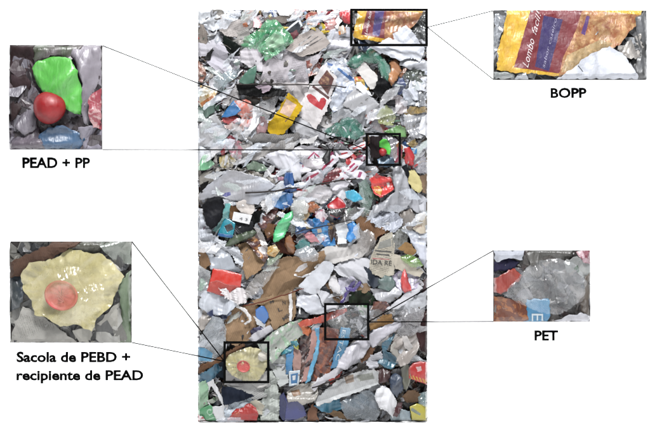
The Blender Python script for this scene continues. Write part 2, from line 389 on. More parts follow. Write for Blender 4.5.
def scrap(V, F, C, x, y, r, h, colour, rng, axis=None):
    n = rng.randint(4, 6); b = len(V); th = rng.uniform(0, 6.28); asp = rng.uniform(.25, .8); r *= 1.25
    tx, ty = rng.gauss(0, .45), rng.gauss(0, .45); q = []
    for ring, rr in ((0, 0), (1, .55), (2, 1.0)):
        for k in range(n if ring else 1):
            a = 2 * math.pi * k / n; rad = rr * r * rng.uniform(.65, 1.25)
            u, v = rad * math.cos(a), rad * math.sin(a) * asp; px = u * math.cos(th) - v * math.sin(th); py = u * math.sin(th) + v * math.cos(th)
            hh = h + (px * tx + py * ty) * S + rng.gauss(0, .2) * r * S
            if axis is None:
                qx = min(max(x + px, BALE.rect[0]), BALE.rect[2]); qy = min(max(y + py, BALE.rect[1]), BALE.rect[3]); V.append(BALE.w(qx, qy, max(hh, -.004)))
            else:
                side, zz = axis; V.append((side * (1) * 0 + (BALE.rect[0] - 325) * S - max(hh, 0) * .1 + .003 if side < 0 else (BALE.rect[2] - 325) * S + max(hh, 0) * .1 - .003, min(max(x + px * S, -.01), YW - .004), max(zz + py * S, 0)))
            C.append(colour)
    for k in range(n):
        k2 = (k + 1) % n; F.append((b, b + 1 + k2, b + 1 + k)); F.append((b + 1 + k, b + 1 + k2, b + 1 + n + k2)); F.append((b + 1 + k, b + 1 + n + k2, b + 1 + n + k))
def stuff(name, label, V, F, C, m):
    me = bpy.data.meshes.new(name); me.from_pydata(V, [], F)
    for an, kk in (('tint', 1), ('tint2', .6)):
        a = me.color_attributes.new(an, 'FLOAT_COLOR', 'POINT'); arr = np.ones((len(V), 4), np.float32); arr[:, :3] = np.array(C) * kk; a.data.foreach_set('color', arr.ravel())
    me.materials.append(m); o = bpy.data.objects.new(name, me); col.objects.link(o)
    o['kind'] = 'stuff'; o['label'] = label; o['category'] = 'scraps'; return o
def filling():
    buckets = {'P': ([], [], []), 'B': ([], [], []), 'T': ([], [], [])}
    KEEP = ((244, 24, 292, 60), (352, 52, 388, 80), (322, 120, 362, 138), (348, 8, 427, 48), (364, 131, 403, 168), (322, 301, 371, 342), (221, 340, 271, 386), (298, 64, 338, 132), (205, 265, 246, 300), (264, 92, 305, 137), (368, 232, 396, 278), (324, 195, 348, 220), (232, 210, 254, 226), (366, 172, 396, 200), (236, 83, 288, 99), (252, 286, 298, 332), (284, 325, 348, 388), (312, 364, 382, 406), (370, 382, 398, 420), (276, 386, 318, 421))
    for (x0, y0, x1, y1), pal, n in PAL:
        for _ in range(n):
            big = n > 1000
            r = R.uniform(2.5, 8.5) if big else R.uniform(1.6, 5)
            V, F, C = buckets[R.choice('PB')]
            hx = R.choice(pal); c = lin(hx, ALB * R.uniform(.9, 1.3))
            scrap(V, F, C, R.uniform(x0, x1), R.uniform(y0, y1), r, R.uniform(.004, .017) if big else R.uniform(.006, .020), c, R)
    allpal = GREY + 'd0d2d6 c2c4ca dcdcde 2a2624 3c3a3c c9c9ce b5b5ba 8f8d90 6f8f7c'.split()
    for _ in range(640):                        # mid-sized torn sheets, mostly hidden
        x, y = R.uniform(198, 427), R.uniform(10, 421); th = R.gauss(.6, .8); L = R.uniform(7, 17); wd = L * R.uniform(.25, .7)
        pal = 'c4c6cc d2d4da b0b2b8 dcdee2 9a9a9e b9b6b4 c9c8cc a39e98 7a6a5a c8ccd4'.split() if y < 340 or R.random() < .5 else '6a6866 8e8c8e 4a4644 7a6a5a a3a3a8 3a3634'.split()
        k = R.choice((3, 4, 4, 5)); q = []
        for i in range(k):
            a = 6.2832 * (i + R.uniform(-.25, .25)) / k; u, v = L * math.cos(a), wd * math.sin(a); q.append((x + u * math.cos(th) - v * math.sin(th), y - u * math.sin(th) - v * math.cos(th)))
        q = clip(q, BALE.rect)
        if len(q) < 3: continue
        sty = R.choice('PBB'); out = densify(q, 1.4, .4, R, BALE.rect); hf = Height(BALE, sty, R.uniform(.016, .027), q, R)
        g = np.array([(gx, gy) for gx in np.arange(x - L, x + L, 1.5) for gy in np.arange(y - L, y + L, 1.5)]); g = g[inside(g, out)]
        if len(g): g = g[edge_dist(g, out) > .7]
        v2, _, f2, *_ = delaunay_2d_cdt([Vector(p) for p in out] + [Vector(p) for p in g], [(i, (i + 1) % len(out)) for i in range(len(out))], [], 0, 1e-4)
        v2 = np.array([tuple(p) for p in v2]); H = hf(v2); V, F, C = buckets[sty]; b0 = len(V); c = lin(R.choice(pal), ALB * R.uniform(.95, 1.25))
        V += [BALE.w(p[0], p[1], hh) for p, hh in zip(v2, H)]; C += [c] * len(v2)
        ins = inside(np.array([v2[list(t)].mean(0) for t in f2]), out); F += [tuple(b0 + i for i in t) for t, ok in zip(f2, ins) if ok]
    for _ in range(2400):                       # torn angular strips and slivers
        x, y = R.uniform(198, 427), R.uniform(10, 421); pal = allpal
        for (x0, y0, x1, y1), pl, n in PAL[:-1]:
            if x0 < x < x1 and y0 < y < y1 and R.random() < .5: pal = pl; break
        if any(a0 < x < a1 and c0 < y < c1 for a0, c0, a1, c1 in ((350, 10, 427, 48), (364, 131, 403, 168), (322, 301, 371, 342), (221, 340, 271, 386), (300, 66, 336, 130), (207, 267, 244, 298), (266, 95, 303, 135), (255, 262, 322, 325), (370, 236, 394, 276), (200, 172, 268, 203))): continue
        V, F, C = buckets[R.choice('PBB')]; th = R.gauss(.4, .55); L = R.uniform(2.5, 13); wd = R.uniform(.4, 2.4) if R.random() < .8 else R.uniform(2.5, 5); bend = R.gauss(0, .05); c = lin(R.choice(pal), ALB * R.uniform(.8, 1.25))
        h0 = R.uniform(.016, .043); sl = R.gauss(0, .25); ph = R.uniform(0, 6.28); fr = R.uniform(.3, .9); m = 9; b0 = len(V); tp0, tp1 = R.uniform(.1, 1), R.uniform(.1, 1); cr = R.uniform(.1, .4)
        for q in range(m):
            t = q / (m - 1) - .5; a = th + bend * t * L; cx = x + t * L * math.cos(th) - bend * t * t * L * L * math.sin(th); cy = y - t * L * math.sin(th) - bend * t * t * L * L * math.cos(th)
            w2 = wd * (tp0 + (1 - tp0) * min(1, (t + .5) * 3)) * (tp1 + (1 - tp1) * min(1, (.5 - t) * 3)) * R.uniform(.8, 1.15)
            for e in (-1, 0, 1):
                px = min(max(cx + e * w2 / 2 * math.sin(a), BALE.rect[0]), BALE.rect[2]); py = min(max(cy + e * w2 / 2 * math.cos(a), BALE.rect[1]), BALE.rect[3])
                V.append(BALE.w(px, py, h0 + t * L * S * sl + .002 * math.sin(ph + fr * t * L) + (e == 0) * cr * wd * S * .5)); C.append(c)
        for q in range(m - 1):
            for e in (0, 1): F.append((b0 + 3 * q + e, b0 + 3 * q + e + 1, b0 + 3 * q + e + 4, b0 + 3 * q + e + 3))
    for _ in range(330):                        # thin clear film squashed between and over the pieces, mostly in level folds
        x, y = R.uniform(198, 427), R.uniform(10, 421); th = R.gauss(.35, .45); L = R.uniform(7, 21); wd = L * R.uniform(.18, .45)
        k = R.choice((4, 5, 6)); q = []
        for i in range(k):
            a = 6.2832 * (i + R.uniform(-.3, .3)) / k; u, v = L * math.cos(a), wd * math.sin(a); q.append((x + u * math.cos(th) - v * math.sin(th), y - u * math.sin(th) - v * math.cos(th)))
        q = clip(q, BALE.rect)
        if len(q) < 3 or any(a0 < p[0] < a1 and c0 < p[1] < c1 for p in q + [(x, y)] for a0, c0, a1, c1 in KEEP) or (y > 235 and R.random() < .62): continue
        out = densify(q, 1.3, .7, R, BALE.rect); hf = Height(BALE, 'B', R.uniform(.036, .056), q, R, amp=.9, fold=math.pi / 2 - th + R.gauss(0, .3))
        g = np.array([(gx, gy) for gx in np.arange(x - L, x + L, 1.3) for gy in np.arange(y - L, y + L, 1.3)]); g = g[inside(g, out)]
        if len(g): g = g[edge_dist(g, out) > .6]
        v2, _, f2, *_ = delaunay_2d_cdt([Vector(p) for p in out] + [Vector(p) for p in g], [(i, (i + 1) % len(out)) for i in range(len(out))], [], 0, 1e-4)
        v2 = np.array([tuple(p) for p in v2]); H = hf(v2); V, F, C = buckets['T']; b0 = len(V); c = lin(R.choice('e6eaf0 dfe3ea d0d6de e8e8ea c9d2cf'.split()), ALB * R.uniform(.95, 1.2))
        V += [BALE.w(p[0], p[1], hh) for p, hh in zip(v2, H)]; C += [c] * len(v2)
        ins = inside(np.array([v2[list(t)].mean(0) for t in f2]), out); F += [tuple(b0 + i for i in t) for t, ok in zip(f2, ins) if ok]
    for side in (-1, 1):
        for _ in range(420):
            V, F, C = buckets[R.choice('PB')]
            scrap(V, F, C, R.uniform(0, YW - .01), 0, R.uniform(3, 8), R.uniform(.004, .02), lin(R.choice(GREY + ['7a4a30', '2a6aa8', 'b21f3c']), ALB), R, (side, R.uniform(.01, 1.42)))
    stuff('scrap_filling', 'tiny torn paper scraps pressed between the larger pieces of the bale', *buckets['P'], MAT['P'])
    to = stuff('clear_film_filling', 'thin clear film shreds squashed over and between the pieces of the bale', *buckets['T'], MAT['T'])
    to.data.polygons.foreach_set('use_smooth', [True] * len(to.data.polygons))
    stuff('film_filling', 'tiny shreds of plastic film pressed between the larger pieces of the bale', *buckets['B'], MAT['B'])
filling()

# ------------------------------------------------------------------ pieces in the bale, top to bottom (outlines in photo pixels on the bale face)
def b(*a, **k): return sheet(BALE, *a, **k)
# --- top left
b('plastic_sheet', 'pale grey plastic sheet in the top left corner of the bale', 'plastic sheet', 'B', 'b9bcc0', 4, '198,10 234,10 241,12 233,18 224,24 214,31 207,28 198,22', c2='d6d9dc')
b('newspaper_sheet', 'crumpled warm grey newspaper with an orange spot above the green bag', 'newspaper', 'N', 'b3adaa', 5, '222,17 240,11 259,10 257,17 251,27 244,32 236,37 227,36 221,31', marks=[('orange_spot', 'b0683c', '243,25 246,23 249,25 248,28 244,28', None), ('printed_blot', 'a05a50', '243,11 254,11 250,15 245,14', None)])
b('paper_sheet', 'light grey paper sheet bent along the upper left edge', 'paper', 'P', 'b4b2b8', 5, '198,26 206,31 213,35 224,38 216,46 207,56 198,56')
b('newspaper_sheet', 'small dirty paper flap at the left edge below the corner sheet', 'newspaper', 'N', '9c938c', 6, '198,25 204,27 208,36 206,46 201,48 198,42', amp=1.4)
b('newspaper_sheet', 'grey newspaper fold beside the black triangle of film', 'newspaper', 'N', 'a3a09c', 4, '221,32 232,36 247,30 252,40 246,49 236,46 226,38')
b('film_scrap', 'black triangle of plastic film pointing up, upper left', 'plastic film', 'B', '0f1613', 10, '225,37.5 229,41 234,44 241,47 237,55 231,58 228,50 224,44', c2='1e2a24')
b('film_scrap', 'thin dark strip of film slanting down left from the black triangle', 'plastic film', 'B', '2c2c2c', 7, '225,38 224,43 214,52 211,60 206,59 209,54', amp=.6)
b('paper_sheet', 'lilac grey paper lying under the black triangle of film', 'paper', 'P', 'bdbac2', 6, '212,52 222,43 230,57 241,58 242,69 229,76 218,71 208,62')
b('paper_sheet', 'white dotted paper flap left of the big newspaper sheet', 'paper', 'P', 'c6c2c6', 8, '242,53 247,50 257,50 263,60 261,72 251,67 242,62')
b('film_scrap', 'dull green film lying between black triangle and white flap', 'plastic film', 'F', '72867a', 5, '230,57 236,50 242,46 246,52 243,60 238,66', c2='90a097')
b('plastic_sheet', 'greyish brown scraps at the left edge under the light grey sheet', 'scrap', 'W', '8a5a48', 5, '198,62 203,64 206,74 203,82 198,80', c2='c0a89a')
b('plastic_bag', 'large crumpled light green translucent bag at the top left', 'plastic bag', 'F', '4fae78', 10, '243,46 246,38 254,35 262,27 270,21 277,23 284,30 291,38 293,43 284,50 275,56 266,61 263,54 258,49 249,50', c2='8fd3a4', puff=.014, fold=.6, amp=.7, radial=(258, 50, 9, .012), marks=[('pale_content', '93b598', '266,42 275,34 283,38 285,46 276,50 267,49', 'pale beige contents showing through')])
b('carton', 'dark navy box with white edges right of the green bag', 'box', 'K', '272f36', 8, '281,30 290,22 298,18 304,26 295,39 290,36', c2='3a444c', tilt=(.25, .1), marks=[('white_edge', 'd5dade', '285,31 298,21 299,22.5 286,33', None), ('white_edge', 'c9ced4', '297,19 301,28 303,27 299,18.5', None)])
b('cardboard_strip', 'grey brown cardboard strip above the navy box', 'cardboard', 'C', '8d857f', 7, '262,19 284,17 300,16 297,20 284,24 268,24')
b('paper_scrap', 'maroon scrap at the lower tip of the navy box', 'paper scrap', 'P', '6a3038', 8, '291,35 296,32 298,35 294,40')
b('film_scrap', 'pink and white scrap just above the green bag', 'plastic film', 'W', 'c58a92', 7, '255,19 261,17 264,22 260,28 254,27', c2='d9d0d0')
b('film_scrap', 'white and blue printed scrap at the top edge', 'plastic film', 'W', 'd9dde4', 6, '262,10 276,10 277,17 266,18', c2='5a6c9a')
b('film_scrap', 'bright white film scrap at the top edge left of the yellow scraps', 'plastic film', 'B', 'e8e6e6', 7, '277,10 300,10 296,17 281,16')
b('film_scrap', 'peach coloured wrapper flap near the top edge', 'wrapper', 'W', 'd3ab96', 8, '306,17 313,12 319,17 318,25 309,25', c2='b5655a')
b('film_scrap', 'yellow crushed wrapper above the grey folded newspaper', 'wrapper', 'W', 'c9b23c', 8, '308,25 316,23 324,26 325,34 317,31 310,29', c2='d8d2c0')
b('film_scrap', 'white film with red print near the top middle edge', 'plastic film', 'W', 'e6e2e2', 8, '318,10 333,10 336,17 328,23 320,19', c2='b54a54')
b('film_scrap', 'pink film lump between white scraps near the top', 'plastic film', 'W', 'cfa3a0', 9, '325,23 332,18 336,26 333,33 327,32', c2='a86a6a')
b('film_scrap', 'white glossy flap left of the marked yellow snack bag', 'plastic film', 'B', 'ece9ea', 9, '331,15 338,12 341,22 337,29 332,24')
b('film_scrap', 'red and white wrapper right beside the marked snack bag', 'wrapper', 'W', 'c22c3a', 9, '340,10 350,10 351,24 345,23 341,18', c2='e0c8cc')
b('film_scrap', 'orange crumb of wrapper under the red and white wrapper', 'wrapper', 'W', 'd08a4c', 10, '338,29 343,28 345,33 340,35', c2='e0d4c8')
b('newspaper_sheet', 'folded grey newspaper leaf with dark ruled lines near the top', 'newspaper', 'N', 'aaa29d', 10, '288,50 298,38 307,34 316,30 322,35 329,44 320,51 303,57', amp=.5, tilt=(0, .12), marks=[('ruled_line', '4a4442', '298,46 313,35 313.6,35.8 299,47.2', None), ('ruled_line', '4a4442', '304,46.5 318,37 318.6,37.8 305,47.6', None), ('ruled_line', '5a5452', '309,46.6 322,39 322.6,39.8 310,47.6', None)])
b('film_sheet', 'grey crushed film sheet between folded newspaper and teal bag', 'plastic film', 'B', 'a6a5ab', 7, '329,33 338,30 350,30 353,45 346,58 336,63 328,52', c2='c4c4cc')
b('newspaper_sheet', 'large lilac grey newspaper sheet lying above the black wire', 'newspaper', 'N', 'b7b2b6', 7, '262,64 276,57 289,50 303,58 313,57 322,52 318,60 309,72 308,83 260,83 264,74', amp=.8)
b('wrapper', 'brown red wrapper at the corner of the carton with the heart', 'wrapper', 'W', '8a4a40', 8, '307,63 314,61 320,66 316,74 309,76', c2='c4a094')
# --- marked snack bag
bopp = b('snack_bag', 'yellow and maroon snack bag inside the black frame at the top right', 'snack bag', 'W', 'd5ab2e', 11, '354,37 357,24 359,11 421,11 420,17 414,25 408,30 398,36 386,43 372,41 360,40', c2='c99a28', amp=.45,
  marks=[('maroon_panel', '7d2030', '367,11 387,11 384,40 361,36', None), ('purple_panel', '4a3a7c', '375,11.5 384,11.5 379,37.5 372,36', None),
         ('picture_panel', ('b98a5c', '98543a'), '386,12 424,14 418,26 410,34 398,40 384,46 384,30', None)])
lettering(bopp, BALE, 'Lombo facil', 366.6, 36, 371.6, 12.5, 2.6, 'e8dcdc', 0, .3)
b('cloth_sheet', 'large white crumpled sheet at the lower edge of the top right frame', 'plastic sheet', 'P', 'dcdfe6', 13, '405,28 412,36 417,44 423,50 419,62 409,58 399,61 388,56 376,52 370,49 382,44', amp=.9, puff=.006)
b('film_scrap', 'grey torn foil at the right end of the snack bag', 'plastic film', 'M', '8a8c8c', 6, '412,25 420,18 426.8,14 426.8,45 419,43 414,34', c2='5a5a58')
b('film_scrap', 'navy scrap directly below the left part of the top right frame', 'plastic film', 'B', '2a3a52', 8, '359,42 366,41 369,48 364,52 359,49')
b('film_scrap', 'grey flap in the gap left under the top right frame', 'plastic film', 'B', '8d8b8a', 6, '350,48 359,46 364,53 354,62 349,62')
b('plastic_bag', 'dark teal green plastic bag below the top right frame', 'plastic bag', 'F', '3f8a72', 9, '347,65 353,59 362,54 372,50 379,56 384,64 388,72 390,82 385,85 380,76 376,66 365,63 356,70', c2='79b8a2', puff=.01)
b('paper_sheet', 'white folded card leaning on the teal bag', 'paper', 'P', 'c8c5c2', 11, '364,64 369,69 375,76 381,78 378,88 370,89 364,79 357,71', amp=.5, tilt=(-.1, .1))
b('film_scrap', 'mint coloured film loop right of the white folded card', 'plastic film', 'F', '7fae9c', 10, '380,62 384,61 389,72 388,84 384,83 381,73', c2='a9c9bd')
b('bottle', 'crushed amber brown plastic piece below the top right frame', 'plastic piece', 'B', '9a6848', 10, '390,64 395,60 399,66 400,73 395,81 391,86 388,80 391,72', c2='c89468', puff=.012)
b('plastic_piece', 'small amber brown strip right of the crushed brown piece', 'plastic piece', 'B', '8a5c3e', 9, '399,76 404,69 406,70 401,78')
b('film_scrap', 'black crumpled film below the teal bag', 'plastic film', 'B', '060608', 12, '377,66 381,80 389,84 393,92 394,107 387,105 380,99 374,92 378,82', c2='1e1f24')
b('film_scrap', 'dark blue film scrap beside the amber brown piece', 'plastic film', 'B', '2c3c66', 10, '395,80 402,79 404,87 401,93 394,97 391,90', c2='44588a')
b('carton_scrap', 'yellow and blue label scrap left of the white folded card', 'label', 'W', 'd0b04a', 12, '355,79 362,78 367,82 367,90 361,86 356,84', c2='c46a48', marks=[('blue_edge', '3f78a0', '364,81 367,82.5 367.5,89 365,88', None)])
b('paper_scrap', 'small bright white tag left under the white folded card', 'paper scrap', 'P', 'e2e3e6', 12, '357,84 361,84 368,92 371,96 364,94 357,89', amp=.3)
for i, (pl, c) in enumerate((('404,58 420,60 427,63 427,72 412,70 400,66', '9b9ca0'), ('404,74 416,71 427,74 425,82 410,83', '7c827c'), ('412,80 427,78 427,92 418,90 409,88', 'c2c4ca'),
        ('400,82 408,79 414,86 408,92 402,90', 'd3d6de'), ('402,92 414,89 424,93 418,100 406,100', 'c5cad6'), ('410,99 420,94 427,98 427,106 414,106', 'aeb0b4'))):
    b('foil_scrap', ['grey foil strip right under the white crumpled sheet', 'greenish dark foil scrap at the right edge below the white sheet', 'silver foil scrap at the right edge level with the black wire', 'small bright foil scrap right of the dark blue film', 'pale bluish foil scrap in the silver pile at the right edge', 'lowest grey foil scrap of the silver pile at the right edge'][i],
      'foil', 'M' if i % 2 else 'B', c, 7 + i % 3, pl, c2='e4e7ee', amp=1.2)
# --- carton with heart and neighbours
heart = b('carton', 'white carton with a red heart and a brown picture', 'carton', 'C', 'd6d2d2', 12, '324,65 337,79 332,95 327,110 316,130 300,117 300,106 311,85', c2='cfcac8', amp=.7, tilt=(.05, -.05),
  marks=[('brown_picture', ('5a3430', '7c5048'), '327,71 334,80 328,96 318,83', None), ('brown_stripe', '5f3d3a', '313.5,86 329.5,98 328.5,100.5 312,88', None),
         ('red_heart', 'b3202f', '306.5,97 308,95 311,94.8 315,97.5 319,103 321,99 324,98.4 326.4,101 325.6,105 322,111 316,107.5 309,102.5', None)])
b('film_sheet', 'white film with blue scribble print right of the heart carton', 'plastic film', 'W', 'c3c8d2', 8, '324,66 331,61 345,66 353,78 356,92 354,102 343,106 334,112 330,104 336,88 337,78', c2='a4aab8', marks=[('blue_print', '3a66a4', '327,63 333,65 332,67 328,66', None), ('blue_print', '4a78b0', '338,68 346,74 352,81 351,82 344,76 337,70', None), ('blue_print', '3f6aa6', '349,75 354,80 353,82 348,77', None)])
b('plastic_sheet', 'smooth grey plastic sheet with a sharp tip pointing at the yellow green film', 'plastic sheet', 'B', '9b9b9d', 10, '351,88 357,88 364,94 373,101 384,110 377,114 364,114 352,110 344,106', c2='b3b3b6', amp=.45)
b('plastic_sheet', 'grey film lying under the sharp grey sheet', 'plastic film', 'F', '9c9ea2', 7, '333,112 345,104 356,109 374,116 382,133 369,130 354,119 343,122 333,124', c2='b6b8bc')
b('plastic_bag', 'teal green net like film left of the small black frame', 'plastic film', 'F', '3f8674', 9, '322,135 328,129 334,126 340,122 347,119 354,120 360,126 364,134 356,139 341,136', c2='6aa898')
b('film_scrap', 'yellow green film leaf above the small black frame', 'plastic film', 'F', 'a5b06c', 12, '386,107 391,112 394,117 392,125 386,125 379,123 377,117 380,112', c2='c3c890')
b('wrapper', 'brown and red wrapper behind the yellow green leaf', 'wrapper', 'W', '82564a', 9, '366,117 372,112 379,112 380,123 388,129 382,132 374,128', c2='96303a')
b('film_scrap', 'green film strip touching the top of the small black frame', 'plastic film', 'B', '6a9a5a', 10, '384,132 392,129 399,127 404,130 405,137 398,136', c2='8ab07a')
b('stick', 'golden brown stick near the right edge above the white films', 'stick', 'W', '96804e', 10, '405,113 411,108 418,109 427,108 427,112 414,114 408,118', c2='b49a64')
b('film_sheet', 'pale grey film at the right edge above the small black frame', 'plastic film', 'F', 'b8b9bd', 8, '404,116 414,112 427,112 427,130 420,138 410,136 405,126', c2='d0d2d6')
b('paper_sheet', 'white paper flap cut by the right edge', 'paper', 'P', 'd8d9dd', 10, '419,128 422,119 427,115 427,136 420,133')
b('film_scrap', 'mauve grey film under the black crumpled film', 'plastic film', 'B', 'a49c9e', 9, '391,99 398,97 406,101 406,112 399,114 394,110')
# --- black strip, yellow carton, blue
b('newspaper_sheet', 'dotted paper scraps in the left part under the teal green card', 'newspaper', 'N', 'a9a6a6', 6, '225,88 238,85 240,97 232,105 224,104')
b('film_scrap', 'bluish grey film above the blue plastic piece', 'plastic film', 'F', '808e94', 9, '215,80 226,74 239,70 237,78 227,84 223,92 216,88', c2='a2b0b4')
b('card_scrap', 'dark teal green card fragment above the black strip', 'card', 'K', '4f7a68', 10, '239,83 245,75 250,70 257,66 257,72 254,85 246,86', amp=2.5)
b('film_strip', 'long black strip of film hanging under the black wire', 'plastic film', 'B', '050506', 14, '238,86 258,85 268,89 286,91 284,97 258,97 241,96', c2='0b0c0e')
b('paper_scrap', 'lilac lump lying on the long black strip', 'paper scrap', 'P', 'a99aa4', 16, '257,88 266,85 271,88 269,91 264,93')
b('paper_sheet', 'pale paper just under the black wire and left of the heart carton', 'paper', 'P', 'bdb8b8', 8, '264,84 308,84 305,95 300,105 296,99 286,91')
b('carton_scrap', 'orange and yellow printed flap at the left edge', 'carton', 'W', 'c4a468', 9, '202,87 210,88 217,92 214,98 203,107 199,101', c2='d8cdb8', marks=[('orange_edge', 'c07a3c', '201,104 213,96 215,98 203,107', None)])
b('paper_scrap', 'round white scrap at the left edge beside the orange flap', 'paper scrap', 'P', 'd5d8dc', 10, '198,91 202,90 204,96 201,102 198,102')
b('film_scrap', 'grey green film under the orange flap at the left edge', 'plastic film', 'B', '748a80', 7, '198,110 205,104 214,104 214,113 206,118 198,117', c2='5a7468')
b('plastic_piece', 'bright blue triangular plastic piece in the left part', 'plastic piece', 'K', '1f6fa6', 12, '222,118 228,109 234,101 238,106 242,111 236,116 228,118', c2='3f92c4', tilt=(.2, .2), amp=2.0)
b('film_scrap', 'red scrap peeking out under the bright blue piece', 'plastic film', 'B', 'b04a4c', 9, '224,119 236,117 240,121 232,125 226,123')
b('film_sheet', 'salmon pink and white crumpled wrapper beside the blue piece', 'wrapper', 'W', 'd98a7c', 11, '235,103 246,101 251,104 255,112 251,122 249,127 241,125 243,117 237,112', c2='dcc4c2')
b('film_scrap', 'frilly pale pink film below the salmon wrapper', 'plastic film', 'X', 'd3bcb8', 11, '226,127 234,124 243,127 244,131 234,131')
b('film_strip', 'twisted bright white film strip hanging beside the salmon wrapper', 'plastic film', 'B', 'dadadc', 13, '254,108 259,106 260,114 258,124 253,131 247,139 244,134 250,128 253,120', c2='e8e8ea')
b('film_sheet', 'grey translucent film slanting left of the yellow carton', 'plastic film', 'F', 'a9a8aa', 9, '259,107 263,103 279,97 274,108 268,118 264,128 256,134 256,124', c2='c8c8ca')
b('film_scrap', 'mauve film lump at the left foot of the yellow carton', 'plastic film', 'B', 'a8868a', 10, '257,119 264,118 267,126 266,132 258,134', puff=.006)
yel = b('carton', 'yellow carton with a pale window panel, standing askew', 'carton', 'C', 'd2b024', 12, '289,94 303,107 297,118 290,128 282,135 272,135.5 265,128 275,117', c2='b8961c', amp=1.6, tilt=(.1, -.1), marks=[('pale_panel', ('c4a48c', 'cdb6ac'), '287,100 297,106 290,118 280,113', None), ('brown_print', '8a6a3a', '285,122 289,118 289.6,118.8 286,123', None)])
b('plastic_bag', 'smooth light grey bag with a green label at the left edge', 'plastic bag', 'B', 'a8a8aa', 10, '198,128 206,122 216,116 221,124 228,136 226,144 212,146 198,146', c2='b8b8ba', amp=.6, marks=[('green_label', '3f8068', '216,137.5 227.6,134.6 227.2,139 217,140', None), ('blue_label', 'a9c4cc', '217.4,140.2 227.2,139.2 226,144 219,145', None)])
b('paper_sheet', 'white paper at the left edge under the light grey bag', 'paper', 'P', 'cdd0d4', 9, '198,148 211,146 211,157 206,163 198,163')
b('paper_sheet', 'white slip right of the white paper at the left edge', 'paper', 'P', 'c8c6c8', 9, '212,147 226,146 224,150 213,156')
b('film_scrap', 'crimson strip in the left part below the twisted white strip', 'plastic film', 'B', '8f2c40', 11, '229,138 232,137 238,141 241,143 236,144 230,141')
b('film_scrap', 'crimson triangle beside the white slip', 'plastic film', 'B', '982c38', 11, '222,152 226,146 227,152 223,155')
b('newspaper_sheet', 'long dark grey newspaper roll below the yellow carton', 'newspaper', 'N', '8d8b8a', 10, '247,138 262,134 280,136 298,133 299,139 276,142 252,143', puff=.008)
b('newspaper_sheet', 'crumpled printed newspaper below the long grey roll', 'newspaper', 'N', 'a7a4a2', 9, '240,144 262,142 297,140 292,150 276,154 258,160 246,158')
b('film_scrap', 'pale flap with a pink streak left of the crumpled newspaper', 'plastic film', 'W', 'b4acae', 9, '227,144 238,143 244,152 240,160 233,156', c2='c08a96')
b('film_scrap', 'yellowish crushed film under the pink streaked flap', 'plastic film', 'W', 'c4b27c', 9, '221,158 230,155 236,161 231,168 222,166', c2='d6cfc0')
b('film_scrap', 'pale green film with bright green edge at the left edge', 'plastic film', 'B', 'bfd6c6', 9, '198,158 208,156 214,164 208,169 198,170', c2='5ab078')
b('paper_scrap', 'white triangular paper below the tip of the heart carton', 'paper', 'P', 'd5d3d2', 11, '300,139 308,140 317,136 313,143 302,144', amp=.5)
b('paper_sheet', 'grey white paper between yellow carton and heart carton tip', 'paper', 'P', 'b9b9bc', 8, '296,120 302,118 316,130 318,136 304,141 297,132')
b('plastic_bag', 'soft white plastic bag below the crumpled newspaper', 'plastic bag', 'B', 'cacad0', 10, '263,160 271,154 280,152 294,152 299,160 301,170 301,180 294,180 289,172 279,168', c2='dedee4', puff=.012)
b('film_sheet', 'white film with magenta lines under the heart carton', 'plastic film', 'P', 'd2cfd4', 9, '290,151 302,147 327,151 321,161 309,171 300,174 297,160', marks=[('magenta_line', 'b23a68', '302,166 309,157 314,152 315,153 310,158 303,168', None), ('magenta_line', 'b23a68', '315,153 320,157 319,158 314.5,154.4', None)])
b('plastic_piece', 'black curved rubber piece right of the magenta lined film', 'plastic piece', 'K', '1b1a1f', 12, '318,146 322,143.5 327,145 330.5,151 330,162 326,165 322,159 327,151', puff=.006)
b('film_scrap', 'dark grey crumpled film left of the red streaked films', 'plastic film', 'B', '5c5c62', 9, '334,148 340,144 346,149 347,158 341,166 335,162', c2='8a8a8e')
b('film_scrap', 'bright red film scrap left of the small black frame', 'plastic film', 'B', 'c62c36', 11, '346,159 352,155 356,158 352,164 347,164')
b('film_strip', 'magenta and white striped film strip below the small black frame', 'plastic film', 'W', 'd9d4dc', 11, '350,164 358,157 364,156 364,160 356,166 350,172 346,170', c2='b23a70')
b('film_strip', 'dark red film strip slanting across the middle', 'plastic film', 'B', '70202a', 10, '322,184 329,173 341,166 346,160 350,163 345,170 335,182', c2='a82c3a')
b('paper_scrap', 'white slip with magenta end below the small black frame', 'paper scrap', 'P', 'dedce2', 12, '343,172 349,168 362,172 365,174 363,179 354,178', marks=[('magenta_end', 'b04a7c', '359,172 362,172.5 360,178 357,177.6', None)])
MG = (('magenta striped white film just left of the dark red strip', '318,166 332,156 338,160 326,172 318,176', 10, [('magenta_line', 'b02c5c', '320,169 333,158.6 334,160 322,171', None)]),
      ('white film with two magenta bars left of the small black frame', '340,168 352,160 362,163 352,174 342,178', 12.5, [('magenta_line', 'b83068', '343,172 354,163 355,164.4 345,174', None), ('magenta_line', '9c2850', '348,174 357,166 358,167 350,175', None)]),
      ('crumpled white film with a crimson edge under the dark red strip', '330,184 342,176 352,178 346,186 334,190', 12, [('crimson_edge', 'a0243c', '332,184.6 343,177.6 344,178.8 334,186', None)]),
      ('narrow white and crimson shred left of the bright red scrap', '336,152 346,150 352,154 344,158 337,157', 12, [('crimson_edge', 'b02838', '338,154 347,152.4 348,153.6 339,156', None)]),
      ('thin crimson shred touching the left side of the small black frame', '350,148 364,143 366,146 354,152', 12, [('crimson_edge', 'c03034', '352,148.6 364,144.4 364.6,145.6 353,150', None)]))
for lb, pl, ly, mk_ in MG: b('film_strip', lb, 'plastic film', 'P', 'd9d6dc', ly, pl, marks=mk_)
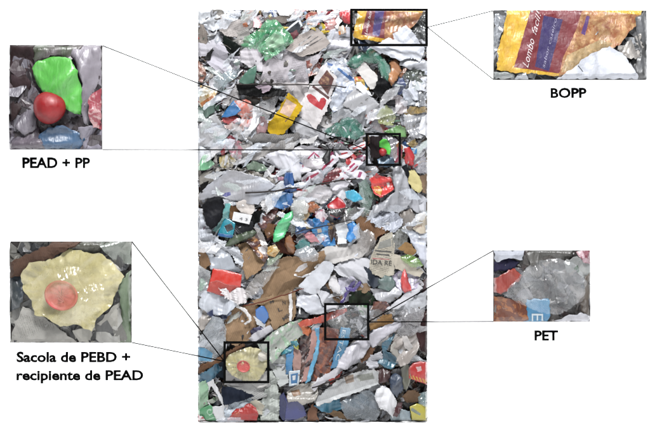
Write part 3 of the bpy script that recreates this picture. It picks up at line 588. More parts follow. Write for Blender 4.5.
# --- marked cap
b('plastic_cup', 'crushed bright green cup inside the small black frame', 'cup', 'K', '66cc54', 14, '379,142 382,139.5 386,139.5 389,144 390.5,150 389,155.5 385,154 383,149 379,147.5', c2='7ad06c', amp=3, tilt=(.1, .1))
b('film_scrap', 'dark film behind the green cup in the small frame', 'plastic film', 'B', '332a2c', 7, '370,138 382,137 380,148 378,158 371,156')
b('film_scrap', 'grey film ring curving round the green cup', 'plastic film', 'F', 'a6a3a8', 9, '386,137 393,138 398,144 398,154 394,160 391,152 390,143', c2='bcbac0')
b('film_scrap', 'orange and pink scrap at the right side of the small frame', 'wrapper', 'W', 'c08a60', 9, '393,150 398,144 402,148 400,160 395,162', c2='b0506a')
b('film_scrap', 'bluish film under the red cap in the small frame', 'plastic film', 'B', '5a7c9a', 8, '378,160 386,157 394,160 392,166 380,166', c2='9ab0c0')
def cap_ball(ctx, x, y, r, h, label):  # round red bottle cap, shaped as a dented ball
    bm = []; F = []; n, m = 28, 16; k = ctx.k; c = ctx.w(x, y, h)
    for j in range(m + 1):
        a = math.pi * j / m
        for i in range(n):
            t = 2 * math.pi * i / n; rr = r * k * (1 + .03 * math.sin(3 * t + 1) * math.sin(a))
            dent = 1 - .10 * max(0, math.cos(a - .9) * math.cos(t + 2.2)) ** 6
            bm.append((c[0] + rr * dent * math.sin(a) * math.cos(t), c[1] - rr * .8 * math.cos(a), c[2] + rr * dent * math.sin(a) * math.sin(t)))
    for j in range(m):
        for i in range(n): F.append((j * n + i, (j + 1) * n + i, (j + 1) * n + (i + 1) % n, j * n + (i + 1) % n))
    o = mesh_obj('bottle_cap', bm, F, MAT['R'], lin('a8141c', ALB), lin('a8141c', ALB), (c[0], c[1], c[2] - r * k)); o['label'] = label; o['category'] = 'cap'
cap_ball(BALE, 382.3, 152.6, 3.9, .062, 'small round red cap in the bale inside the small black frame')
b('film_scrap', 'red crumpled scrap just right of the small black frame', 'plastic film', 'B', 'b5222c', 11, '404,150 409,149 413,157 412,165 405,163', c2='d84a4c')
b('plastic_piece', 'small blue plastic chip right of the small black frame', 'plastic piece', 'K', '3a86ba', 12, '410,148 416,149 416,154.5 411,154')
b('foil_scrap', 'gold foil crumb above the small blue chip', 'foil', 'M', 'b09a6a', 11, '407,144 413,141 416,144 412,148')
b('film_sheet', 'pale crumpled film at the right edge beside the small frame', 'plastic film', 'F', 'b5b3b8', 8, '414,154 427,148 427,172 418,172 413,166', c2='cfced4')
# --- middle band
b('paper_sheet', 'taupe paper strip at the left edge above the big grey sheet', 'paper', 'P', '96928c', 9, '198,179 208,172 224,172 222,176 213,181 203,185', amp=.6)
b('film_scrap', 'black wedge standing in for the shaded gap left of the big grey sheet', 'plastic film', 'B', '1e1b1a', 8, '202,185 212,180 224,175 214,184 203,192')  # no real film: a black sheet paints the shade of the gap
gs = b('plastic_sheet', 'big smooth grey plastic sheet with a small blue print, left middle', 'plastic sheet', 'B', '9b9a9d', 12, '200,195 210,185 223,177 230,171 240,173 251,176 265,179 275,186 268,190 265,198 257,204 248,203 238,200 222,197 202,200', c2='b4b7bf', amp=.42, fold=1.0, marks=[('blue_print', '4c4f92', '223,196 226,193 231,192 231.6,195 227,197', None)])
b('film_scrap', 'knobbly beige scraps along the top of the big grey sheet', 'scrap', 'X', '9a9690', 10, '214,166 226,168 244,170 262,174 274,180 276,184 262,179 246,175 230,170 216,172')
b('film_scrap', 'sage green film above the big grey sheet', 'plastic film', 'B', '7f9480', 10, '247,166 254,162 263,165 268,170 258,171 250,170')
b('film_strip', 'bright white squiggle of film right above the big grey sheet', 'plastic film', 'B', 'e6e6e6', 13, '267,171 269.5,171 272,175 276,175 276,177 271,177.5', amp=.5)
b('plastic_bag', 'knotted glossy black bag at the left edge', 'plastic bag', 'B', '17181c', 12, '204,207 209,200 216,198 222,199 225.5,205 223,214 218,224 213,228 208,224 206,215', c2='2c2d33', puff=.018, fold=1.4)
b('cardboard_scrap', 'brown cardboard behind the white price tag', 'cardboard', 'C', '8f6d4c', 9, '229,208 234,203 240,205 244,212 238,221 231,219')
b('paper_scrap', 'cream crumpled paper lump under the big grey sheet', 'paper', 'P', 'cfc8c2', 12, '238,203 245,201 253,204 254,210 250,215 243,212 239,208', puff=.006)
tag_ = b('paper_scrap', 'white rectangular tag with small marks near the black bag', 'tag', 'P', 'dedede', 13, '235.5,212.5 251.5,215.5 249,223.5 234,220', amp=.25, rough=.15)
lettering(tag_, BALE, '4 3', 240, 219.6, 248, 221, 2.6, '6a6a70', 0)
b('film_strip', 'teal film strip between black bag and teal label', 'plastic film', 'B', '5fa8a8', 10, '226,205 231,205 230,213 226,222 218,231 213,230 222,219', c2='9fd0cc')
teal = b('label_sheet', 'bright teal label with a black picture, left middle', 'label', 'K', '1f93a6', 11, '226,217 236,223 235,230 233,238 218,236 220,230', c2='2f7fae', amp=2, marks=[('black_picture', '20232a', '225,226 232,223 234.5,229 228,232', None), ('blue_band', '2468a0', '219,233 233.4,235 233,238 218,236', None)])
b('label_sheet', 'black printed label beside the bright teal label', 'label', 'N', '26272b', 10, '234,222 244,222 252,221 253,228 245,233 234,231', c2='a0a0a4', amp=.5)
b('film_scrap', 'black wedge of film right of the white tag', 'plastic film', 'B', '1c1d1d', 11, '252,216 257,213 263,210 259,221 251,226')
b('tube', 'dull olive green squeezed tube pointing at the teal label', 'tube', 'B', '4c5a44', 13, '227,246 231,239 240,235 251,231 257,232 254,236 244,240 233,245', c2='66745c', puff=.010, fold=2.7)
b('film_scrap', 'frilly white film at the left edge below the black bag', 'plastic film', 'X', 'bfc3ca', 10, '198,213 205,215 209,230 218,238 216,248 206,247 198,244')
b('film_scrap', 'bunched white film left of the red card', 'plastic film', 'X', 'c6c9ce', 11, '216,241 226,241 229,247 237,247 242,257 243,264 236,262 232,254 223,249 213,252')
b('film_sheet', 'smooth bluish grey film above the red card', 'plastic film', 'B', 'a4a9b0', 9, '208,252 216,249 228,251 233,262 243,272 226,271 212,268', c2='b9bec6', amp=.6)
b('cardboard_scrap', 'small brown cardboard strip at the left edge above the red card', 'cardboard', 'C', '8e7258', 11, '198,250 205,248 212,263 206,271 201,266')
b('cardboard_sheet', 'folded light brown cardboard in the centre left', 'cardboard', 'C', 'ae9274', 9, '239,244 247,242 256,251 266,260 262,269 247,279 243,268', c2='7c6248', amp=1.6)
b('wrapper', 'dark wrapper with orange and white flashes in the centre left', 'wrapper', 'W', '5a3028', 11, '248,241 253,236 258,233 264,246 268,257 264,261 256,251', c2='b07a3c', marks=[('white_flash', 'eae6e6', '258,247 263,246 267,250 265,254 260,251', None)])
b('film_sheet', 'clear film fold over the dark orange wrapper', 'plastic film', 'F', 'a39c98', 12, '255,228 261,230 266,242 268,252 265,250 260,238', c2='c4bfbc')
b('wrapper', 'dark maroon wrapper pieces right of the black wedge', 'wrapper', 'W', '5e3230', 9, '258,222 268,212 276,204 277,212 271,222 264,230', c2='8a5a50')
b('cardboard_scrap', 'brown ragged scrap left of the bright green film', 'cardboard', 'C', '7d5c40', 10, '263,228 270,222 275,224 274,236 268,238')
b('film_scrap', 'dark brown hollow scrap under the bright green film', 'plastic film', 'B', '3c2018', 8, '276,240 286,234 297,232 301,246 294,254 282,252', c2='5c3624')
b('plastic_piece', 'orange brown oval piece under the bright green film', 'plastic piece', 'B', '9a6a42', 11, '286,239 290,236 294,244 294,254 289,253 286,246', puff=.006)
b('film_scrap', 'yellow orange crumb beside the dark wrapper', 'wrapper', 'W', 'c49a52', 11, '269,248 275,245 279,250 275,256 269,254', c2='d8c8a0')
b('film_scrap', 'pale green film at the tip of the large cardboard', 'plastic film', 'F', 'a9bfa4', 11, '269,258 277,252 284,251 280,257 273,263 268,264', c2='c9d4c2')
b('plastic_bag', 'bright mint green crumpled bag in the centre', 'plastic bag', 'B', '4cc07c', 13, '275,241 274.5,234 279,224 284,217 292,211.5 293,216 290.5,223 287,229 284,236 279,240', c2='7fdca4', puff=.008)
b('film_sheet', 'clear grey film right of the mint green bag', 'plastic film', 'F', '97a09a', 10, '292,213 301,210 305,219 299,229 289,238 285,236 290,226', c2='b8bfba', puff=.006)
b('film_scrap', 'deep blue film knot under the black cord', 'plastic film', 'B', '24508c', 11, '286,174 293,173 293,183 296,190 288,194 284,188', c2='3a74b4')
b('film_scrap', 'blue twisted film left of the clear cup', 'plastic film', 'B', '2f62a0', 10, '273,197 280,193 292,194 292,204 284,209 275,206', c2='5f93c4')
b('film_scrap', 'white ribbon curls right of the big grey sheet', 'plastic film', 'X', 'd2d0d0', 12, '263,201 267,196 272,199 272,208 267,213 263,208')
b('plastic_cup', 'crushed clear cup with a pale rim in the centre', 'cup', 'F', 'c6c8c4', 12, '292,205 297,199.5 304,200 308,206 306,213 297,214 292,210', c2='dfe0dc', puff=.014)
b('film_sheet', 'white crumpled film with a magenta strip in the centre', 'plastic film', 'P', 'd0ccd2', 11, '302,179 309,174 318,171 324,179 319,186 305,186', marks=[('magenta_strip', 'b22c5a', '302,181 310,176 318.5,172.4 319,174 311,179 304,183', None)])
b('film_sheet', 'wide whitish film with a red stripe under the black cord', 'plastic film', 'B', 'c4c0c2', 10, '292,188 306,187 322,186 337,190 333,201 322,203 308,201 296,197', c2='d8d5d8', marks=[('red_stripe', 'b4303c', '292,187.8 308,190 308,192.4 292,189.6', None)])
b('film_sheet', 'pale film corner above the magenta strip', 'plastic film', 'B', 'c0babd', 9, '301,162 310,160 324,160 322,168 316,172 304,177', c2='d5d0d4')
b('film_scrap', 'orange brown scrap left of the red and black can', 'wrapper', 'W', 'b0704a', 11, '306,204 313,203 319,207 315,212 308,211', c2='8a5a3c')
can = b('drink_can', 'crushed red and black can with white lettering', 'can', 'K', 'b81e2a', 13, '327,205 332,201 337.5,197 342,200 345.5,205 344,212 337,218.5 330,215', puff=.010, amp=2.5, marks=[('black_band', '1c1618', '327.4,208 336,209 344.8,208 343.6,212.4 337,218 330,214.6', None)])
lettering(can, BALE, 'NATA', 329.5, 213.6, 341, 211.6, 2.6, 'd8d8d8', .02)
b('cord', 'dark blue cord piece left of the red and black can', 'cord', 'B', '22324c', 12, '323,211 324,205 333,195 334.5,196 326,206 325,211')
b('paper_sheet', 'white paper flap above the red and black can', 'paper', 'P', 'd8d8dc', 11, '331,184 342,182 346,187 348,196 341,199 335,193')
b('foil_scrap', 'turquoise blue foil right of the white paper flap', 'foil', 'B', '2f9fc6', 12, '346,193 353,191 358,195 362,199 353,201 348,198', c2='5cc0dc')
b('film_sheet', 'sea green translucent film left of the red candy wrapper', 'plastic film', 'F', '7f9a8e', 9, '359,184 366,180 370,190 374,196 369,208 366,219 362,216 360,200', c2='a4b8ae')
b('candy_wrapper', 'shiny red and yellow candy wrapper right of centre', 'wrapper', 'B', 'c8202a', 13, '370,180 376,175 383,178 389,178 393,188 387,192 380,197 374,192', c2='e0483c', amp=1.3, marks=[('yellow_print', ('d0a82c', 'c86a2a'), '373,187 378,186 382,190 380,196 374,192', None), ('white_label', 'e0d4d0', '386,183 389,182.6 389.4,187 387,188', None)])
b('film_scrap', 'dark green leaf like film below the candy wrapper', 'plastic film', 'B', '2c4a34', 11, '366,186 371,190 379,197 377,200 370,197')
b('plastic_bag', 'large drooping grey bag right of the candy wrapper', 'plastic bag', 'B', '9d9ea2', 11, '392,170 399,166 404,174 407,184 411,200 404,208 397,212 386,208 373,213 376,205 386,199 394,192 392,180', c2='b6b7bc', fold=.3, puff=.008)
b('paper_sheet', 'yellow cream paper curl at the right edge', 'paper', 'P', 'cdc28c', 12, '408,173 413,171 418,178 421,188 418,192 412,188 408,180', puff=.006, amp=.5)
b('film_scrap', 'black strip left of the yellow cream curl', 'plastic film', 'B', '26282e', 10, '402,168 406,166 409,178 410,186 405,182')
b('cardboard_scrap', 'brown cardboard at the right edge beside the yellow curl', 'cardboard', 'C', '8c7660', 9, '418,176 427,174 427,194 421,192')
b('film_sheet', 'white film at the right edge under the brown cardboard', 'plastic film', 'B', 'bfc0c6', 10, '408,198 418,193 424,199 427,202 427,214 416,212 410,206')
b('paper_sheet', 'white flap cut by the right edge, right of the grey bag', 'paper', 'P', 'd6d7dc', 11, '419,206 427,203 427,216 421,214')
b('paper_sheet', 'crumpled bluish white paper below the drooping grey bag', 'paper', 'X', 'b6bac4', 11, '367,217 377,213 385,209 397,214 401,221 397,229 390,231 380,226 371,222')
b('film_sheet', 'grey flat film right of the red and black can', 'plastic film', 'F', '9c9b9a', 10, '336,222 345,213 356,207 365,210 362,218 350,221 340,225', c2='b3b2b0')
b('film_scrap', 'taupe crumpled film below the drooping grey bag at right', 'plastic film', 'B', '847c76', 9, '399,214 410,210 416,220 412,230 403,230', c2='a8a29c')
b('paper_sheet', 'cream paper at the right edge with a brown cross mark', 'paper', 'P', 'c9bfae', 10, '413,218 420,214 427,216 427,232 419,232 413,228', marks=[('brown_mark', '8a6a44', '413,226 421,225 421,227 414,228', None)])
# --- blue zone centre
b('film_sheet', 'blue printed film left of the dark brown strip', 'plastic film', 'W', '2f78b2', 11, '309,222 318,217 328,222 331,232 335,244 326,246 318,239 313,230', c2='4f9ed0', marks=[('pale_scrap', 'c9b8a4', '317,229 321,228 322,232 318,233', None), ('red_print', 'b03040', '322,236 325,237 324,241 322,240', None)])
b('film_scrap', 'dark blue film left of the pink scrap', 'plastic film', 'B', '244a7c', 10, '298,222 306,217 312,222 316,231 306,232 296,233', c2='3a6a9c')
b('paper_scrap', 'beige triangle of paper on the dark blue film', 'paper scrap', 'P', 'b9a88a', 13, '302.5,229.5 305,222.5 310,228', amp=.4)
b('paper_scrap', 'tan knobby scrap above the beige triangle', 'paper scrap', 'P', 'a08c6c', 12, '301,212 307,210 309,215 305,219 301,217')
b('film_scrap', 'pink film strip in the blue part of the centre', 'plastic film', 'B', 'b5707a', 13, '302,232.5 309,231.5 314,236 319,241.5 311,241', c2='cf939a')
b('film_scrap', 'teal cloth like scrap above the clear dome', 'plastic film', 'B', '357c7c', 11, '296,246 303,240 309,243 308,248 299,251', c2='5a9c98')
b('plastic_dome', 'clear plastic dome in front of the large cardboard', 'dome', 'F', 'b4b8bc', 12, '295.5,255 298,249 304,246.5 312,248 318,253 316,260 304,260', c2='d5d8dc', puff=.012)
b('film_scrap', 'white and pink scraps above the blue printed film', 'plastic film', 'W', 'cfc6ca', 11, '316,212 323,210 327,216 322,221 317,218', c2='b8808e')
b('film_strip', 'dark brown strip beside the blue bottle label', 'plastic film', 'W', '3e2a24', 12, '328,224 333,224 336,232 338,245 333,245 330,235', c2='8a6a42')
b('film_sheet', 'white film left of the bright blue piece', 'plastic film', 'B', 'c4c8cc', 11, '335,226 345,222 349,228 346,242 338,243', c2='dcdfe2')
b('plastic_piece', 'bright blue curled plastic piece right of centre', 'plastic piece', 'B', '2d80c8', 13, '347.5,225 352,222.5 356,226 356.5,234 351,241 346,237.5 349,231', c2='5aa8e0', puff=.006)
b('cardboard_scrap', 'brown cardboard flap above the text newspaper', 'cardboard', 'C', '8a6a50', 12, '355,220 360,216 367,219 378,225 389,231 380,235 374,241 368,234 361,229', c2='5a3c28', amp=1.5)
b('plastic_bag', 'clear mauve film bag right of the bright blue piece', 'plastic film', 'F', '9c948f', 11, '357,227 364,229 373,234 375,246 368,252 358,247', c2='b5b0ac', puff=.008)
news = b('newspaper_sheet', 'cream folded newspaper with headline letters and a red rule', 'newspaper', 'N', 'bdb7a9', 13, '381,238 386,235 391,232 393,246 393,273 384,277 370,271 371,258 375,249', c2='3c3a38', amp=.35,
  marks=[('picture_print', '8c8c86', '379,242 390,238 391,246 377,249', None), ('text_rule', '4c4a46', '374.5,249.6 391,251 391,252.6 374.4,251', None), ('text_rule', '4c4a46', '376,253 389,254.4 389,255.8 376,254.4', None), ('red_rule', 'b07070', '372,257.4 389,258.6 389,259.6 372,258.6', None)])
lettering(news, BALE, 'IDA RE', 370.6, 263.6, 391, 265.4, 4.6, '30302e', 0)
b('cardboard_scrap', 'tan cardboard chip right of the text newspaper', 'cardboard', 'C', 'a5855c', 11, '397,248 405,242 412,246 416,251 411,256 403,252')
b('film_scrap', 'grey crushed film between text newspaper and tan chip', 'plastic film', 'F', '8f908a', 10, '391,234 400,228 408,232 405,242 397,248 393,246', c2='aeb0aa')
b('paper_sheet', 'long cream paper edge right of the text newspaper', 'paper', 'P', 'b7b0a2', 10, '393,254 400,256 411,264 422,271 418,276 408,272 396,268', amp=.5)
b('plastic_piece', 'lime green crushed bottle piece at the right', 'plastic piece', 'F', '7fae48', 12, '400,257 408,255 416,258 421,265 413,266 405,262', c2='a8cc7c', puff=.008)
b('film_sheet', 'bluish white film at the right edge above the lime piece', 'plastic film', 'B', 'b8bcc8', 9, '408,232 420,232 427,236 427,268 421,262 416,250 411,242', c2='d5d8e2')
b('paper_sheet', 'white paper flag at the right edge above the lime piece', 'paper', 'P', 'd9dbe0', 11, '421,238 427,233 427,250 422,254 419,246')
b('film_scrap', 'shiny red cone shaped wrapper near the right edge', 'wrapper', 'B', 'c42c34', 13, '401.5,276 404,269.5 406.5,277 410,289 404.5,291 401,286', c2='e06a68', puff=.008)
b('film_sheet', 'lilac patterned film around the red cone', 'plastic film', 'W', 'a49cb0', 10, '393,276 401,271 412,273 419,280 415,287 404,292 395,284', c2='c8c4d0')
b('film_scrap', 'dark grey green bag under the text newspaper', 'plastic bag', 'B', '5c6f6c', 11, '379,280 385,276 391,277 395,285 388,290 378,287', c2='7d908c', puff=.008)
b('film_scrap', 'dark navy bundle left of the grey green bag', 'plastic film', 'B', '353c48', 11, '364,267 370,270 377,272 379,283 373,287 368,281', c2='6a7078', puff=.006)
# --- white sheets centre and cardboard
b('cardboard_sheet', 'large torn brown cardboard sheet in the centre', 'cardboard', 'C', 'a3886c', 10, '274,268 279,259 290,256 303,258 324,250 325,262 312,272 300,285 290,292 270,301 250,302 262,285', c2='7c644c', amp=2.6, fold=.85)
b('film_strip', 'clear grey film strip along the left edge of the large cardboard', 'plastic film', 'F', '98928c', 12, '247,288 257,276 270,265 280,258 276,268 268,280 257,292 249,297', c2='bab5b0')
b('paper_sheet', 'upper white crumpled paper right of the centre', 'paper', 'P', 'c3c0bd', 12, '322,250 327,247 334,246 347,244 359,245 367,251 360,257 348,258 341,260 328,264 323,258')
b('paper_sheet', 'lower white folded paper under the upper white crumpled paper', 'paper', 'P', 'c6c6ca', 11, '334,268 343,261 356,258 366,258 371,262 365,270 369,285 360,284 349,277 340,274')
b('paper_sheet', 'long smooth white card strip slanting over the cardboard', 'paper', 'P', 'c9cbd0', 14, '300,285 309,276 323,262 329,262 333,266 328,278 316,293 308,291', amp=.35)
b('film_sheet', 'white bag below the smooth card strip', 'plastic bag', 'B', 'c0c2c8', 12, '297,305 299,297 303,290 316,294 320,302 324,312 310,313 303,306', c2='d6d8de')
b('paper_sheet', 'white paper wedge above the frame with the clear bottle', 'paper', 'P', 'c8c8cc', 12, '317,289 326,292 340,304 334,309 324,304')
b('cardboard_scrap', 'brown cardboard between white papers right of the card strip', 'cardboard', 'C', '9a8068', 10, '325,283 333,279 342,292 342,304 334,300')
b('paper_scrap', 'small white rolled paper left of the purple strips', 'paper', 'P', 'cdcbcc', 13, '329,279 335,276 339,286 339,292 333,290 330,285', puff=.006)
b('paper_sheet', 'pale paper behind the purple strips', 'paper', 'P', 'b9b7c2', 10, '339,279 352,277 362,286 352,298 341,302')
b('film_strip', 'long purple strip crossing the pale paper', 'plastic film', 'B', '55428a', 14, '340,302 345,293 351,283 354,281 354,285 347,294 343,302', amp=.6)
b('film_strip', 'short purple strip lying across the long purple strip', 'plastic film', 'B', '5a4890', 13.5, '346,286 353,287 359,281 360,283 354,290 347,289', amp=.6)
b('cardboard_scrap', 'small tan cardboard right of the purple strips', 'cardboard', 'C', 'a18a72', 11, '357,285 368,283 371,289 364,293 357,290')
b('film_scrap', 'dark olive film above the frame with the clear bottle', 'plastic film', 'B', '34352f', 9, '350,293 364,290 374,296 378,303 362,305 350,303', c2='3f5a40')
b('film_sheet', 'pale film left under the red cone', 'plastic film', 'B', 'b4b4b8', 11, '371,288 380,289 394,287 402,291 394,299 384,303 376,297', c2='c9c9cd')
b('film_scrap', 'brown red scrap right above the frame with the clear bottle', 'wrapper', 'W', '8a5c4c', 10, '374,302 383,300 389,306 380,311 373,308', c2='5a3030')
b('paper_strip', 'upper white strip slanting up to the right edge', 'paper', 'P', 'c9c9cd', 13, '386,308 398,299 410,289 417,284.5 421,288 410,298 398,307', amp=.5)
b('paper_strip', 'lower wide white strip slanting up to the right edge', 'paper', 'P', 'c4c6ca', 12, '397,308 410,300 426,290 427,302 418,309 406,313 394,314')
b('film_scrap', 'dark maroon scraps at the right edge below the red cone', 'plastic film', 'B', '4a2c34', 9, '414,290 427,278 427,292 419,298', c2='6a4a50')
b('film_scrap', 'white crumbs at the right edge under the long cream paper', 'paper scrap', 'X', 'bfbdc0', 11, '414,284 419,279 422,284 418,289')
# --- red card etc
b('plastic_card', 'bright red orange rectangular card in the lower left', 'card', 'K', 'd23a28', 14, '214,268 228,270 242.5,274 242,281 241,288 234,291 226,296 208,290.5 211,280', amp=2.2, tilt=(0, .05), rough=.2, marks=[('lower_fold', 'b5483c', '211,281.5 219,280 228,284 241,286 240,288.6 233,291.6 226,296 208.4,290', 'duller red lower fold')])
b('film_scrap', 'torn white film lying over the lower edge of the red card', 'plastic film', 'X', 'dad5d5', 16, '221,287 224,290 228,288 231,291 238,288 243,289 248,294 246,301 238,303 231,298 225,294')
b('film_sheet', 'pale film at the left edge beside the red card', 'plastic film', 'F', 'b9bcbe', 9, '198,264 206,270 211,272 208,288 204,292 198,290', c2='d0d2d4')
b('film_scrap', 'green tinged film at the left edge beside the red card', 'plastic film', 'F', '9cc4ac', 11, '198,281 203,279 207,285 202,289 198,287', c2='c8dcd0')
b('film_sheet', 'crumpled white and blue grey bag below the red card', 'plastic bag', 'B', 'b8bcc4', 11, '198,290 208,291 226,297 238,303 233,308 226,313 212,313 200,305', c2='d0d4da')
b('film_scrap', 'dark navy scrap under the crumpled white bag', 'plastic film', 'B', '3a4568', 10, '209,313 217,308 224,313 231,312 226,318 216,317')
b('film_sheet', 'blue grey film right of the navy scrap', 'plastic film', 'B', '8c98b0', 10, '217,308 230,306 231,313 224,316')
b('cardboard_sheet', 'plain brown cardboard sheet above the frame with the yellow bag', 'cardboard', 'C', 'ab9074', 9, '226,314 238,306 254,303 268,312 277,325 262,336 248,340 236,346 226,338', c2='86694e', amp=1.2)
lcard = b('cardboard_sheet', 'brown cardboard box side with dark printed letters', 'cardboard', 'C', 'ab9276', 11, '251,300 268,296 289,289 296,292 296,316 284,324 274,329 269,314 262,305', c2='86694e', amp=1.0)
for t_, x, y, x2, y2, cp in (('L', 279, 311, 283, 309.6, 3.4), ('N', 283, 304, 286, 303.6, 3.6), ('M', 271, 303, 274.6, 301.6, 2.6), ('MB', 284.5, 320, 290.5, 315.4, 3.6)): lettering(lcard, BALE, t_, x, y, x2, y2, cp, '3a2e26', .01)
b('paper_strip', 'narrow white vertical strip at the right of the lettered cardboard', 'paper', 'P', 'd6d4d2', 13, '289.5,294 292,292 292.6,306 291.8,319 289.8,319', amp=.4)
b('film_strip', 'white wavy film ribbon hanging on the plain cardboard', 'plastic film', 'B', 'e2e0de', 13, '237,299 240,300 240.5,306 246,309 251,315 251.4,319 246,323 244.4,321.6 249,317.6 245,311.6 238,307.6', amp=.6)
b('plastic_card', 'bright blue card with a cut corner on the cardboard', 'card', 'K', '2e78c0', 14, '256,309 262,305 265,305.5 269,313 269,317 265,323.5 259,319 256.5,316', rough=.15, amp=1.5, c2='4a92d4')
b('paper_scrap', 'white triangle under the bright blue card', 'paper scrap', 'P', 'd5d7da', 12, '255,316 259,319 265,323 264,327 258,323', amp=.5)
b('film_scrap', 'purple navy scrap under the white triangle', 'plastic film', 'B', '3c3a6a', 12, '252,330 259,326 263,328 256,333 253,334')
b('film_strip', 'dotted white film roll pointing at the greenish carton', 'plastic film', 'P', 'bdbcc0', 13, '250,337 258,331 270,325 273,329 264,335 256,340', puff=.006)
b('plastic_bag', 'translucent whitish bag with blue bottom at the lower left edge', 'plastic bag', 'F', 'b3b8bc', 12, '198,345 204,334 208,326 213,316 221,318 226,327 225,342 222,353 212,360 198,360', c2='d2d6da', fold=.3, puff=.008, marks=[('blue_bottom', '6aa0c0', '198,346 206,347 214,352 212,360 198,360', None)])
b('film_scrap', 'taupe film with white edge at the left edge above the whitish bag', 'plastic film', 'B', '9c948c', 10, '198,312 206,306 212,315 206,327 198,330', c2='b9b2ac')
b('box_piece', 'small black box with a white clip under the white bag', 'box', 'K', '1d1e26', 13, '300,304 305,307 311,311 308,317 297,316', rough=.15, marks=[('white_clip', 'dcdcdc', '299.4,306 301,305.6 300.6,313 299,313', None)])
b('carton', 'long crushed pale green and grey carton below the lettered cardboard', 'carton', 'W', 'a8aca4', 13, '262,343 270,335 279,329 291,322 301,319 304,324 308,328 303,334 296,338 284,348 274,361 266,353', c2='9ab89c', amp=.8, fold=.9)
b('film_scrap', 'red film band running into the frame with the clear bottle', 'plastic film', 'B', 'a8382e', 13, '299,322 308,318 318,317 330,312 345,308 346,311 334,317 322,321 310,324 302,326', c2='c8604a', amp=.7)
b('film_scrap', 'orange film scrap under the red film band', 'plastic film', 'B', 'c06a34', 14, '302,327 307,325 311,330 308,334 304,332')
b('film_scrap', 'teal film fold along the greenish carton', 'plastic film', 'B', '3f8f9c', 12, '280,350 288,344 296,340 298,344 290,350 282,354')
b('plastic_piece', 'yellow green tab right of the teal fold', 'plastic piece', 'K', 'c3c464', 14, '293.5,340 297,338 299,346 298,349 294,346')
b('magazine', 'dark magazine spine among the strips in the lower middle', 'magazine', 'W', '41282a', 10, '301,336 309,330 315,331 313,352 307,372 300,380 298,362', c2='7a6058')
b('strap', 'upright blue strap left of the dark magazine', 'strap', 'B', '3a7aa8', 13, '287,351 290,347 293.6,347 292.6,358 291.6,372 286.6,372', c2='5a9cc4', amp=.5)
b('paper_strip', 'left pinkish paper strip beside the upright blue strap', 'paper', 'P', 'b09088', 12, '294,349 298,348 301,356 300,372 295,373 294,362', amp=.6)
b('paper_strip', 'right pinkish paper strip right of the dark magazine', 'paper', 'P', 'b8938c', 13, '311,330 315,331 316.4,340 313,356 307,378 302,380 305,366 310,350', amp=.5)
b('strap', 'light blue strap running beside the right pinkish strip', 'strap', 'B', '4f9cc4', 13.5, '314.6,328 320,328 319.6,340 317,354 310.6,378 306,381 310,366 315,350', c2='7abcd8', amp=.4)
b('magazine', 'brown orange magazine cover left of the blue lettered strip', 'magazine', 'W', '6e3a2c', 11, '320,328 328,327 338,330 336,352 328,374 312,383 316,364 319.6,345', c2='a05c38', amp=.6)
est = b('strap', 'blue strip with white lettering running out of the lower frame', 'strap', 'B', '3d86b2', 14, '341,327 349.4,328.5 348.6,338 345,350 337,365 331,366.5 335,352 338.6,340', c2='5c9cc0', amp=.3)
lettering(est, BALE, 'ESTAC', 342.4, 328.5, 335.4, 359, 3.4, 'dce6ec', 0)
b('box_piece', 'small white box with a blue square in the lower middle', 'box', 'K', 'b9c2c8', 13, '289,370 300.5,369 299,384 289.4,385', rough=.15, marks=[('blue_square', '3a78a8', '291,373 298.4,371.6 297.4,382 291.4,382.4', None), ('white_square', 'ccd0d2', '292.6,374.6 296,374 295.6,378.6 292.8,379', None)])
b('plastic_bottle', 'crushed clear bottle inside the lower right frame', 'bottle', 'G', 'd8dde0', 15, '329,320 334,312 341,306 352,304 363,309 368.6,318 367,327 360,333 350,337 340,334 332,327', c2='e4e8ea', puff=.012, amp=.8, fold=2.4)
b('film_scrap', 'white corner scrap inside the top left of the lower right frame', 'paper scrap', 'P', 'c9c8cc', 14, '326,305 336,304 334,309 326,310')
b('film_scrap', 'white and green scrap inside the right of the lower right frame', 'plastic film', 'W', 'bfc0be', 13, '357,304 367,304 368,314 361,313', c2='5a8a5c')
b('cardboard_scrap', 'tan cardboard right of the clear bottle frame', 'cardboard', 'C', 'a5835a', 11, '368,322 380,316 391,313 394,321 384,325 370,330', amp=1.5)
b('film_scrap', 'grey film above the tan cardboard by the frame', 'plastic film', 'F', '9a9694', 10, '370,312 382,307 393,308 394,314 382,319 371,322', c2='b5b2b0')
b('film_roll', 'upper pale rolled film right of the clear bottle frame', 'plastic film', 'B', 'bab8bf', 14, '369,333 378,328 391,323 399,320 400,326 392,331 382,338 373,346 368,341', c2='d0ced5', puff=.010, fold=.7)
b('film_roll', 'lower long pale rolled film below the clear bottle frame', 'plastic film', 'B', 'bdbbc1', 15, '337,365 341,357 347,347 356,341 367,336 369,344 364,353 356,360 346,367', c2='d2d0d6', puff=.012, fold=.8)
b('plastic_bag', 'frosted grey bag at the right edge right of the pale roll', 'plastic bag', 'F', 'a09ea0', 13, '397,312 410,308 423,310 420,319 418,327 410,334 400,336 397,328 400,320', c2='b8b6b8', puff=.008)
b('film_scrap', 'dark maroon film at the right edge beside the frosted bag', 'plastic film', 'B', '3c2628', 10, '418,316 427,310 427,352 420,348 417,334', c2='5a4040')
b('plastic_bag', 'taupe folded bag with white creases in the lower right', 'plastic bag', 'B', '8e857e', 12, '392,341 402,335 410,334 418,328 420,340 415,350 408,360 400,364 394,354', c2='c4bdb8', fold=.9, amp=1.3)
b('paper_scrap', 'white curved strip in the taupe folded bag', 'paper scrap', 'P', 'c9c5c2', 14, '402,336 406,336 411,345 409,349 405,346', amp=.5)
